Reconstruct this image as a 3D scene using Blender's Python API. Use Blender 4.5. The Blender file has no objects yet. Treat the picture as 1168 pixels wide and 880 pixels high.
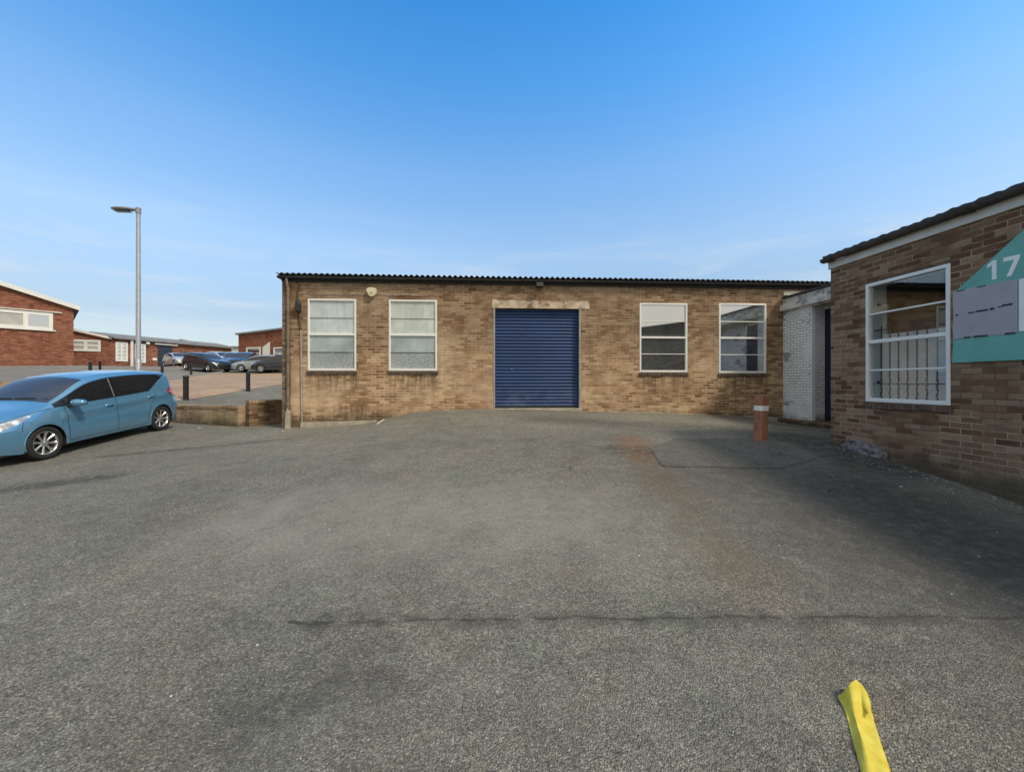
import bpy, bmesh, math, random
import numpy as np
from mathutils import Vector, Matrix
random.seed(7)
S = bpy.context.scene
COL = S.collection
PI = math.pi
EYE = 1.62
A = math.radians(3.4); CA, SA = math.cos(A), math.sin(A)
FPX = 455.0

# ------------------------------------------------------------ layout helpers
def ray(px):
    k = (px - 584) / FPX
    return k * CA + SA, -k * SA + CA
def at(px, py, Z):
    dx, dy = ray(px)
    return Vector((Z * dx, Z * dy, EYE + (436 - py) / FPX * Z))
def rel(z): return EYE + z
FT = 10.98                       # distance of the long facade
def fx(px):                      # x on the long facade
    dx, dy = ray(px); return FT * dx / dy
SX = 5.85                        # x of the near side wall
def sy(px):
    dx, dy = ray(px); return SX * dy / dx

# ------------------------------------------------------------ terrain
ctrl = [(0, 0, -1.66), (-8, 0, -1.74), (5.85, 0, -1.66), (5.85, 4.02, -1.34), (5.85, 4.6, -1.26), (5.85, 6.48, -1.04),
        (0, 5, -1.22), (-4, 5, -1.36), (3, 5, -1.20), (0, -6, -1.95), (-12, -6, -2.0), (8, -6, -1.95), (10, 8, -1.1)]
for px, py, Z in [(53, 524, 7.34), (188, 490.5, 9.95), (868, 502, 7.3), (332.7, 487.5, 10.65), (387, 484, 10.75), (428, 481, 10.8),
                  (441, 477, 10.82), (469, 471, 10.86), (508, 467.6, 10.9), (612, 467, 11.03), (700, 470, 11.15), (800, 472.5, 11.3), (860, 476, 11.4),
                  (893, 482, 11.45), (948, 490, 9.5), (280, 485.5, 11.2), (200, 478.5, 12.4), (212, 456, 15.7), (283, 446, 19), (322, 438, 22.7),
                  (185, 433, 25.8), (235, 427, 31), (300, 427, 31), (84, 417, 34), (0, 418, 31.5), (103, 430, 25), (150, 440, 18), (127, 424, 42), (200, 420, 45),
                  (262, 416, 54), (300, 413, 52), (60, 455, 12.5), (0, 446, 15)]:
    p = at(px, py, Z); ctrl.append((p.x, p.y, p.z - EYE))
ctrl += [(0, 30, .4), (14, 30, .4), (0, 16, -.5), (12, 16, -.7), (60, 40, 1.0), (-85, 30, 1.4), (-60, 0, -1.0), (60, 0, -1.4), (0, -40, -2.6),
         (-60, -40, -2.6), (60, -40, -2.6), (0, 80, 3.0), (-40, 80, 3.2), (-85, 80, 3.2), (60, 80, 3.0)]
cp = np.array([(c[0], c[1]) for c in ctrl]); cz = np.array([c[2] for c in ctrl])
def _phi(r2):
    return np.where(r2 > 1e-9, r2 * np.log(np.maximum(r2, 1e-9)) * .5, 0.0)
_n = len(cp)
_K = _phi(((cp[:, None] - cp[None]) ** 2).sum(-1)) + np.eye(_n) * .02
_P = np.c_[np.ones(_n), cp]
_M = np.block([[_K, _P], [_P.T, np.zeros((3, 3))]])
_w = np.linalg.solve(_M, np.r_[cz, 0, 0, 0])
def gz(x, y):
    x = min(max(x, -85.), 60.); y = min(max(y, -40.), 80.)
    r2 = ((cp - (x, y)) ** 2).sum(-1)
    return float(_phi(r2) @ _w[:_n] + _w[_n] + _w[_n + 1] * x + _w[_n + 2] * y) + EYE
def onground(px, py):
    Z = .6; step = .1
    while Z < 120:
        p = at(px, py, Z)
        if gz(p.x, p.y) >= p.z: break
        Z += step
    lo, hi = Z - step, Z
    for _ in range(24):
        m = (lo + hi) / 2; p = at(px, py, m)
        if gz(p.x, p.y) >= p.z: hi = m
        else: lo = m
    p = at(px, py, hi); return Vector((p.x, p.y, gz(p.x, p.y)))

# ------------------------------------------------------------ nodes
class NT:
    def __init__(s, name):
        s.m = bpy.data.materials.new(name); s.m.use_nodes = True
        s.t = s.m.node_tree; s.t.nodes.clear()
        s.out = s.t.nodes.new('ShaderNodeOutputMaterial')
        s.b = s.t.nodes.new('ShaderNodeBsdfPrincipled')
        s.t.links.new(s.b.outputs[0], s.out.inputs[0])
    def n(s, typ, ins=None, **kw):
        nd = s.t.nodes.new('ShaderNode' + typ)
        for k, v in kw.items(): setattr(nd, k, v)
        for k, v in (ins or {}).items(): s.set(nd.inputs[k], v)
        return nd
    def set(s, sock, v):
        if isinstance(v, bpy.types.NodeSocket): s.t.links.new(v, sock)
        elif isinstance(v, (tuple, list)) and len(v) == 3 and sock.type == 'RGBA': sock.default_value = (*v, 1)
        else: sock.default_value = v
    def math(s, op, a, b=None, c=None, clamp=False):
        nd = s.n('Math', operation=op, use_clamp=clamp)
        s.set(nd.inputs[0], a)
        if b is not None: s.set(nd.inputs[1], b)
        if c is not None: s.set(nd.inputs[2], c)
        return nd.outputs[0]
    def pos(s):
        return s.n('NewGeometry').outputs['Position']
    def obj(s):
        return s.n('TexCoord').outputs['Object']
    def xyz(s, v):
        nd = s.n('SeparateXYZ', {0: v}); return nd.outputs[0], nd.outputs[1], nd.outputs[2]
    def vec(s, x, y, z=0.0):
        return s.n('CombineXYZ', {0: x, 1: y, 2: z}).outputs[0]
    def noise(s, v, scale, detail=4, rough=.55, dist=0.0):
        return s.n('TexNoise', {'Vector': v, 'Scale': scale, 'Detail': detail, 'Roughness': rough, 'Distortion': dist}).outputs['Fac']
    def ramp(s, f, stops, interp='LINEAR'):
        nd = s.n('ValToRGB', {0: f}); cr = nd.color_ramp; cr.interpolation = interp
        while len(cr.elements) < len(stops): cr.elements.new(.5)
        for e, (p, c) in zip(cr.elements, stops):
            e.position = p; e.color = (*c, 1) if isinstance(c, (tuple, list)) else (c, c, c, 1)
        return nd.outputs[0]
    def step(s, f, a, b):
        return s.n('MapRange', {0: f, 1: a, 2: b, 3: 0.0, 4: 1.0}, interpolation_type='SMOOTHSTEP').outputs[0]
    def mix(s, f, a, b, blend='MIX'):
        nd = s.n('Mix', data_type='RGBA', blend_type=blend)
        s.set(nd.inputs[0], f); s.set(nd.inputs[6], a); s.set(nd.inputs[7], b)
        return nd.outputs[2]
    def bump(s, h, strength=.3, dist=.01, normal=None):
        nd = s.n('Bump', {'Height': h, 'Strength': strength, 'Distance': dist})
        if normal is not None: s.set(nd.inputs['Normal'], normal)
        return nd.outputs[0]
    def p(s, **kw):
        names = dict(col='Base Color', rough='Roughness', metal='Metallic', spec='Specular IOR Level', normal='Normal', coat='Coat Weight',
                     coatr='Coat Roughness', alpha='Alpha', trans='Transmission Weight', ior='IOR')
        for k, v in kw.items(): s.set(s.b.inputs[names[k]], v)
        return s.m

def simple(name, col, rough=.6, metal=0., var=.12, scale=6., bump=.0, dirt=None, spec=.5, coat=0.):
    t = NT(name); P = t.pos()
    nz = t.noise(P, scale, 5)
    lo = tuple(c * (1 - var) for c in col); hi = tuple(min(1, c * (1 + var)) for c in col)
    c = t.ramp(nz, [(.3, lo), (.7, hi)])
    if dirt:
        n2 = t.noise(P, scale * .6, 8, .7)
        c = t.mix(t.step(n2, dirt[1], dirt[1] + .15), c, dirt[0])
    k = dict(col=c, rough=rough, metal=metal, spec=spec, coat=coat)
    if bump: k['normal'] = t.bump(t.noise(P, scale * 6, 6, .65), bump, .01)
    return t.p(**k)

def brick(name, axis, stops, mortar, zones=None, rel_dark=None, bw=.225, bh=.075, mw=.011, wash=None, streak=.3, basez=None, mortarvar=.3, drips_bands=()):
    t = NT(name); P = t.pos(); x, y, z = t.xyz(P)
    u = x if axis == 'x' else y
    wob = t.math('MULTIPLY', t.math('SUBTRACT', t.noise(P, 14., 5, .7), .5), .020)
    v = t.math('DIVIDE', t.math('ADD', z, wob), bh)
    row = t.math('FLOOR', v); fv = t.math('FRACT', v)
    odd = t.math('MULTIPLY', t.math('MODULO', t.math('ADD', row, 2000.), 2.), .5)
    uu = t.math('ADD', t.math('DIVIDE', t.math('ADD', u, wob), bw), odd)
    colm = t.math('FLOOR', uu); fu = t.math('FRACT', uu)
    rnd = t.n('TexWhiteNoise', {'Vector': t.vec(colm, row, 3.)}, noise_dimensions='3D')
    eu = t.math('MULTIPLY', t.math('MINIMUM', fu, t.math('SUBTRACT', 1., fu)), bw)
    ev = t.math('MULTIPLY', t.math('MINIMUM', fv, t.math('SUBTRACT', 1., fv)), bh)
    e = t.math('ADD', t.math('MINIMUM', eu, ev), t.math('MULTIPLY', t.math('SUBTRACT', t.noise(P, 60., 3, .7), .5), .006))
    isb = t.step(e, mw * .38, mw * .72)
    r = t.math('ADD', t.math('MULTIPLY', rnd.outputs['Value'], .66), t.math('MULTIPLY', t.noise(P, 2.2, 6, .7), .36))
    c = t.ramp(r, stops)
    fine = t.noise(t.vec(t.math('MULTIPLY', u, 1.), t.math('MULTIPLY', z, 2.5)), 45., 5, .7)
    c = t.mix(1., c, t.ramp(fine, [(.25, .50), (.75, 1.38)]), 'MULTIPLY')
    mc = t.mix(t.math('MULTIPLY', t.noise(P, 3.5, 5, .6), 1.), tuple(m * (1 - mortarvar) for m in mortar), tuple(m * (1 + mortarvar) for m in mortar))
    mc = t.mix(t.step(t.noise(P, .9, 5, .65), .45, .58), mc, tuple(m * .30 for m in mortar))
    c = t.mix(isb, mc, c)
    if wash:      # large pale or dark washes
        for (wc, sc, lo, hi, amt) in wash:
            f = t.math('MULTIPLY', t.step(t.noise(t.vec(t.math('MULTIPLY', u, .6), z, sc), sc, 6, .62), lo, hi), amt)
            c = t.mix(f, c, wc)
    if zones:     # lighten or darken by height
        z0, z1, zc, amt = zones
        zz = t.math('ADD', z, t.math('MULTIPLY', t.math('SUBTRACT', t.noise(P, .7, 4), .5), 1.6))
        c = t.mix(t.math('MULTIPLY', t.math('SUBTRACT', 1., t.step(zz, z0, z1)), amt), c, zc, 'MULTIPLY')
    if basez is not None:
        zz = t.math('ADD', z, t.math('MULTIPLY', t.math('SUBTRACT', t.noise(P, 2.5, 6, .7), .5), .7))
        f = t.math('MULTIPLY', t.math('SUBTRACT', 1., t.step(zz, basez - .05, basez + .28)), .75)
        c = t.mix(f, c, (.045, .042, .026))
    sk = t.noise(t.vec(t.math('MULTIPLY', u, 3.), t.math('MULTIPLY', z, .35)), 2.2, 6, .7)
    c = t.mix(streak, c, t.ramp(sk, [(.3, .45), (.62, 1.1)]), 'MULTIPLY')
    for (d0, d1, dz_, dl_) in drips_bands:
        inu = t.math('MULTIPLY', t.step(u, d0 - .06, d0 + .05), t.math('SUBTRACT', 1., t.step(u, d1 - .05, d1 + .06)))
        inz = t.math('MULTIPLY', t.step(z, dz_ - dl_, dz_ - .03), t.math('LESS_THAN', z, dz_))
        dn = t.step(t.noise(t.vec(t.math('MULTIPLY', u, 7.), t.math('MULTIPLY', z, .5)), 2., 5, .7), .42, .62)
        c = t.mix(t.math('MULTIPLY', t.math('MULTIPLY', inu, inz), t.math('MULTIPLY', dn, .62)), c, (.06, .048, .032))
    h = t.math('ADD', t.math('MULTIPLY', isb, .7), t.math('MULTIPLY', fine, .5))
    return t.p(col=c, rough=.9, spec=.25, normal=t.bump(h, .55, .008))

# ------------------------------------------------------------ mesh builder
class MB:
    def __init__(s): s.v = []; s.f = []; s.mi = []
    def add(s, vs, fs, mi=0):
        o = len(s.v); s.v += [tuple(v) for v in vs]
        for f in fs: s.f.append([o + i for i in f]); s.mi.append(mi)
        return s
    def box(s, x0, x1, y0, y1, z0, z1, mi=0):
        if x0 > x1: x0, x1 = x1, x0
        if y0 > y1: y0, y1 = y1, y0
        vs = [(x0, y0, z0), (x1, y0, z0), (x1, y1, z0), (x0, y1, z0), (x0, y0, z1), (x1, y0, z1), (x1, y1, z1), (x0, y1, z1)]
        return s.add(vs, [(0, 3, 2, 1), (4, 5, 6, 7), (0, 1, 5, 4), (1, 2, 6, 5), (2, 3, 7, 6), (3, 0, 4, 7)], mi)
    def prism(s, poly, axis, a, b, mi=0):   # poly of 2D points extruded along axis
        def P(p, q):
            return {'x': (q, p[0], p[1]), 'y': (p[0], q, p[1]), 'z': (p[0], p[1], q)}[axis]
        n = len(poly); vs = [P(p, a) for p in poly] + [P(p, b) for p in poly]
        fs = [list(range(n))[::-1], list(range(n, 2 * n))] + [(i, (i + 1) % n, n + (i + 1) % n, n + i) for i in range(n)]
        return s.add(vs, fs, mi)
    def tube(s, pts, r, n=10, mi=0, caps=True):
        pts = [Vector(p) for p in pts]; rs = r if isinstance(r, (list, tuple)) else [r] * len(pts)
        vs = []; fs = []; up = None
        for i, p in enumerate(pts):
            d = (pts[min(i + 1, len(pts) - 1)] - pts[max(i - 1, 0)]).normalized()
            if up is None:
                up = Vector((0, 0, 1)) if abs(d.z) < .9 else Vector((0, 1, 0))
            a = d.cross(up).normalized(); b = a.cross(d).normalized(); up = b
            for k in range(n):
                q = 2 * PI * k / n
                vs.append(p + (a * math.cos(q) + b * math.sin(q)) * rs[i])
        for i in range(len(pts) - 1):
            for k in range(n):
                fs.append((i * n + k, i * n + (k + 1) % n, (i + 1) * n + (k + 1) % n, (i + 1) * n + k))
        if caps: fs += [tuple(range(n))[::-1], tuple((len(pts) - 1) * n + k for k in range(n))]
        return s.add(vs, fs, mi)
    def lathe(s, prof, c=(0, 0, 0), axis='z', n=24, mi=0):   # prof: (r, h)
        vs = []; fs = []
        for r, h in prof:
            for k in range(n):
                q = 2 * PI * k / n; a, b = r * math.cos(q), r * math.sin(q)
                p = {'z': (a, b, h), 'y': (a, h, b), 'x': (h, a, b)}[axis]
                vs.append((c[0] + p[0], c[1] + p[1], c[2] + p[2]))
        for i in range(len(prof) - 1):
            for k in range(n):
                fs.append((i * n + k, i * n + (k + 1) % n, (i + 1) * n + (k + 1) % n, (i + 1) * n + k))
        return s.add(vs, fs, mi)
    def build(s, name, mat, parent=None, smooth=False, bevel=0, local=False, seg=1):
        off = Vector((0, 0, 0))
        if parent is not None and not local:
            p = parent
            while p is not None: off += p.location; p = p.parent
        me = bpy.data.meshes.new(name)
        me.from_pydata([tuple(Vector(v) - off) for v in s.v], [], s.f)
        mats = mat if isinstance(mat, (list, tuple)) else [mat]
        for m in mats: me.materials.append(m)
        me.polygons.foreach_set('material_index', s.mi)
        bm = bmesh.new(); bm.from_mesh(me)
        bmesh.ops.remove_doubles(bm, verts=bm.verts, dist=1e-5)
        bmesh.ops.recalc_face_normals(bm, faces=bm.faces)
        if bevel:
            ed = [e for e in bm.edges if len(e.link_faces) == 2 and e.calc_face_angle(0) > .6]
            bmesh.ops.bevel(bm, geom=ed, offset=bevel, segments=seg, affect='EDGES', clamp_overlap=True)
        if smooth:
            for f in bm.faces: f.smooth = True
            lim = math.radians(smooth if smooth is not True else 40)
            for e in bm.edges:
                if len(e.link_faces) == 2 and e.calc_face_angle(0) > lim: e.smooth = False
        bm.to_mesh(me); bm.free()
        o = bpy.data.objects.new(name, me); COL.objects.link(o)
        if parent is not None: o.parent = parent
        return o
def tag(o, label=None, cat=None, group=None, kind=None):
    if label: o['label'] = label
    if cat: o['category'] = cat
    if group: o['group'] = group
    if kind: o['kind'] = kind
    return o
def thing(name, label, cat, loc=(0, 0, 0), group=None, rot=None):
    o = bpy.data.objects.new(name, None); COL.objects.link(o); o.location = loc
    o.empty_display_size = .3
    if rot: o.rotation_euler = rot
    return tag(o, label, cat, group)
def wall(mb, axis, pos, u0, u1, z0, z1, holes, depth, inward, mi=0, top=None):
    """wall face in the plane axis=pos with real openings and reveals. holes: (ua,ub,za,zb)"""
    us = sorted({u0, u1, *[h[0] for h in holes], *[h[1] for h in holes]})
    zs = sorted({z0, z1, *[h[2] for h in holes], *[h[3] for h in holes]})
    P = (lambda u, z, d=0: (u, pos + d, z)) if axis == 'y' else (lambda u, z, d=0: (pos + d, u, z))
    for i in range(len(us) - 1):
        for j in range(len(zs) - 1):
            cu, cz_ = (us[i] + us[i + 1]) / 2, (zs[j] + zs[j + 1]) / 2
            if any(h[0] < cu < h[1] and h[2] < cz_ < h[3] for h in holes): continue
            mb.add([P(us[i], zs[j]), P(us[i + 1], zs[j]), P(us[i + 1], zs[j + 1]), P(us[i], zs[j + 1])], [(0, 1, 2, 3)], mi)
    d = depth * inward
    for a, b, c, e in holes:
        mb.add([P(a, c), P(a, e), P(a, e, d), P(a, c, d)], [(0, 1, 2, 3)], mi)
        mb.add([P(b, c), P(b, e), P(b, e, d), P(b, c, d)], [(0, 1, 2, 3)], mi)
        mb.add([P(a, c), P(b, c), P(b, c, d), P(a, c, d)], [(0, 1, 2, 3)], mi)
        mb.add([P(a, e), P(b, e), P(b, e, d), P(a, e, d)], [(0, 1, 2, 3)], mi)
    return mb

# ------------------------------------------------------------ materials
M = {}
buff = [(.08, (.11, .060, .034)), (.26, (.185, .108, .062)), (.46, (.255, .160, .096)), (.66, (.325, .220, .138)), (.88, (.41, .295, .19))]
buff = [(a_, (r_ * 1.00, g_ * .96, b_ * .90)) for a_, (r_, g_, b_) in buff]
M['brick_front'] = brick('buff_brick_front', 'x', buff, (.40, .315, .215), zones=(rel(.1), rel(1.7), (1.50, 1.50, 1.46), 1.0),
                         wash=[((.46, .345, .235), .55, .46, .66, .60), ((.12, .072, .042), .9, .54, .74, .50), ((.22, .118, .066), 1.7, .52, .70, .50), ((.36, .27, .18), 4.5, .55, .68, .5)], basez=rel(-1.0), streak=.32,
                         drips_bands=[(fx(a_), fx(b_), rel(z_), .75) for a_, b_, z_ in ((350, 407, .24), (443, 499, .24), (729, 785, .22), (819, 875, .20))] + [(fx(336), fx(893), rel(2.72), .16), (fx(388), fx(420), rel(-.62), .6)])  # sill drips, dark band below the eaves, stain at the wall base
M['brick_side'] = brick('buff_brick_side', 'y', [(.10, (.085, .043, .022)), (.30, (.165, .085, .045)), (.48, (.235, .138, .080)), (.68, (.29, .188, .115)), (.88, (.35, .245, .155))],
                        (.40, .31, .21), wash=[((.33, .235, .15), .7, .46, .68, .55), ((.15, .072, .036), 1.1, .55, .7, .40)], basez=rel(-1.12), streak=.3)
redst = [(.1, (.13, .043, .024)), (.4, (.23, .080, .044)), (.62, (.30, .110, .062)), (.88, (.36, .155, .092))]
M['brick_red_x'] = brick('red_brick_x', 'x', redst, (.27, .17, .12), streak=.25)
M['brick_red_y'] = brick('red_brick_y', 'y', redst, (.27, .17, .12), streak=.25, wash=[((.38, .20, .13), .5, .55, .7, .5)])
M['brick_low'] = brick('low_wall_brick', 'x', [(a_, tuple(min(1, q * 1.35) for q in c_)) for a_, c_ in buff], (.30, .24, .16), wash=[((.48, .38, .24), 1.5, .42, .62, .7), ((.06, .05, .03), 2.0, .58, .72, .6), ((.7, .66, .55), 3.1, .66, .72, .7)], basez=rel(-1.15), streak=.4)
M['brick_low_y'] = brick('low_wall_brick_side_shaded', 'y', [(p, tuple(c * .75 for c in q)) for p, q in buff], (.22, .18, .12), wash=[((.05, .045, .03), 2.0, .5, .7, .6)], streak=.4)  # darker copy: shade on the wall return painted into the brick
M['concrete'] = simple('weathered_concrete', (.36, .32, .25), .9, var=.3, scale=5, bump=.4, dirt=((.14, .12, .09), .58))
M['lintel'] = simple('pale_lintel_concrete', (.50, .40, .29), .9, var=.35, scale=5, bump=.6, dirt=((.20, .13, .08), .50))
M['kerb'] = simple('kerb_concrete', (.30, .29, .26), .9, var=.2, scale=4, bump=.3)
M['white'] = simple('white_painted_frame', (.78, .78, .74), .45, var=.05, scale=3, dirt=((.5, .49, .44), .66))
M['white_wall'] = brick('white_painted_brick', 'y', [(.1, (.76, .76, .73)), (.5, (.84, .84, .81)), (.9, (.88, .88, .85))], (.62, .62, .59), streak=.16, basez=rel(-1.1),
                        wash=[((.22, .21, .20), 3.2, .575, .60, .75)], mortarvar=.1)
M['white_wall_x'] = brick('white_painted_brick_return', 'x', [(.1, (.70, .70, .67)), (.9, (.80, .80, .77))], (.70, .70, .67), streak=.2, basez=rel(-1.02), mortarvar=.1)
M['fascia'] = simple('white_fascia', (.62, .62, .58), .6, var=.1, scale=3, dirt=((.30, .29, .25), .60))
M['fascia_old'] = simple('flaking_white_fascia', (.60, .58, .50), .8, var=.15, scale=5, bump=.5, dirt=((.13, .12, .10), .50))
M['gutter'] = simple('black_gutter', (.035, .036, .038), .55, var=.3, scale=8, dirt=((.10, .09, .075), .6))
M['gutter_old'] = simple('aged_dark_gutter', (.055, .045, .036), .75, var=.4, scale=6, bump=.5, dirt=((.13, .10, .07), .55))
M['soffit'] = simple('dark_soffit', (.03, .027, .024), .8)
M['roof_sheet'] = simple('corrugated_roof_sheet', (.045, .047, .052), .8, var=.4, scale=10, bump=.3, dirt=((.10, .10, .09), .6))
M['roof_grey'] = simple('grey_roof_sheet', (.20, .20, .195), .85, var=.2, scale=1.2)
M['black'] = simple('black_paint', (.012, .012, .014), .5)
M['blackmetal'] = simple('black_metal', (.02, .02, .022), .45, var=.3)
M['steel'] = simple('galvanised_steel', (.42, .43, .44), .45, .6, var=.12, scale=5)
M['lamp_grey'] = simple('lamp_housing_grey', (.27, .28, .29), .5, .2)
M['pipe_grey'] = simple('grey_pipe', (.33, .31, .29), .6, var=.2, scale=5)
M['pipe_brown'] = simple('stained_iron_pipe', (.17, .135, .10), .75, var=.35, scale=6, bump=.3, dirt=((.30, .26, .20), .56))
M['cream'] = simple('cream_plastic', (.66, .58, .40), .5, var=.08)
M['darkblue'] = simple('navy_door', (.006, .007, .030), .5, var=.2)
M['slate_door'] = simple('slate_blue_door', (.022, .033, .055), .6, var=.2)
M['teal'] = simple('teal_sign_board', (.14, .40, .35), .6, var=.10, scale=4, bump=.05, dirt=((.11, .30, .27), .62))
M['signgrey'] = simple('grey_cover_plate', (.36, .35, .385), .55, var=.07, scale=5, dirt=((.30, .29, .31), .58))
M['signwhite'] = simple('sign_lettering_white', (.80, .84, .82), .6, var=.04)
M['rubber'] = simple('tyre_rubber', (.018, .018, .018), .8)
M['alloy'] = simple('alloy_rim', (.62, .63, .65), .25, .9, var=.05)
M['trimgloss'] = simple('gloss_black_trim', (.010, .010, .011), .12, coat=.5)
M['disc'] = simple('dark_wheel_well', (.012, .012, .012), .8)
M['trim'] = simple('black_trim', (.014, .014, .016), .4)
M['chalk'] = simple('chalky_litter', (.62, .60, .55), .8)

def glass_dark(name, col=(.012, .014, .016), rough=.03, coat=.6):
    t = NT(name); t.p(col=t.mix(t.noise(t.pos(), 2., 3), tuple(c * .6 for c in col), tuple(c * 1.5 for c in col)), rough=rough, spec=.6, coat=coat, coatr=.02); return t.m
M['carglass'] = glass_dark('tinted_car_glass')
M['frontglass'] = glass_dark('grey_windscreen_glass', (.045, .046, .048), .05, .15)
def clear_glass(name, tint, refl=.10):
    t = NT(name); t.t.nodes.remove(t.b)
    tr = t.n('BsdfTransparent', {0: (*tint, 1)}); gl = t.n('BsdfGlossy', {'Roughness': .015})
    lw = t.n('LayerWeight', {'Blend': .35}).outputs['Fresnel']
    f = t.math('ADD', refl, t.math('MULTIPLY', lw, .16), clamp=True)
    mx = t.n('MixShader', {0: f}); t.t.links.new(tr.outputs[0], mx.inputs[1]); t.t.links.new(gl.outputs[0], mx.inputs[2])
    t.t.links.new(mx.outputs[0], t.out.inputs[0]); return t.m
M['clear'] = clear_glass('clear_window_glass', (.92, .95, .95), .045)
M['windscreen'] = clear_glass('car_windscreen_glass', (.16, .18, .19), .14)
def obscured(name, col, pattern=0., rough=.10, streaks=.3):
    t = NT(name); P = t.pos(); x, y, z = t.xyz(P)
    st = t.noise(t.vec(t.math('MULTIPLY', x, 5.), t.math('MULTIPLY', z, .9), y), 2., 5, .65)
    c = t.mix(st, tuple(q * (1 - streaks) for q in col), tuple(min(1, q * (1 + streaks)) for q in col))
    kw = dict(rough=rough, spec=.7, coat=.35, coatr=.02)
    blot = t.noise(P, 1.7, 3, .5)
    c = t.mix(1., c, t.ramp(blot, [(.3, .72), (.7, 1.18)]), 'MULTIPLY')
    if pattern:
        vz = t.n('TexVoronoi', {'Vector': P, 'Scale': 58.}, feature='F1').outputs['Distance']
        pattern = t.math('MULTIPLY', t.math('SUBTRACT', 1.25, t.math('MULTIPLY', t.math('SUBTRACT', z, rel(.33)), 1.6)), pattern, clamp=True)
        c = t.mix(pattern, c, t.ramp(vz, [(.25, (.03, .04, .045)), (.62, (.62, .66, .66))]))
        kw['normal'] = t.bump(vz, .8, .02)
        kw['coat'] = .1
    return t.p(col=c, **kw)
M['pane_white'] = obscured('whitened_reflection_glass', (.50, .555, .56), streaks=.30)  # pale reflections painted into the whitened glass colour
M['pane_white2'] = obscured('whitened_reflection_glass_warm', (.55, .60, .54), streaks=.32)  # warmer pane, pale reflections painted in as well
M['pane_blue'] = obscured('blue_reflection_glass', (.34, .40, .41), streaks=.22)  # blue-grey sky reflection painted into the pane colour
M['pane_pattern'] = obscured('patterned_glass', (.24, .29, .30), .50, .25)
M['pane_pattern2'] = obscured('patterned_glass_faint', (.28, .33, .34), .30, .25)
M['pane_dark'] = obscured('dusty_dark_glass', (.085, .095, .095), rough=.03, streaks=.4)
M['pane_dark'].node_tree.nodes['Principled BSDF'].inputs['IOR'].default_value = 4.2
M['pane_dark'].node_tree.nodes['Principled BSDF'].inputs['Coat Weight'].default_value = 0

# roller door
t = NT('blue_roller_shutter'); P = t.pos(); x, y, z = t.xyz(P)
nz = t.noise(t.vec(t.math('MULTIPLY', x, .8), z, y), 2.2, 6, .6)
c = t.ramp(nz, [(.3, (.009, .030, .108)), (.7, (.015, .049, .158))])
low = t.math('MULTIPLY', t.math('SUBTRACT', 1., t.step(t.math('ADD', z, t.math('MULTIPLY', nz, .6)), rel(-.45), rel(.35))), t.step(t.noise(P, 3.5, 6, .7), .42, .7))
c = t.mix(t.math('MULTIPLY', low, .55), c, (.14, .17, .26))
M['shutter'] = t.p(col=c, rough=.42, spec=.5)

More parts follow.
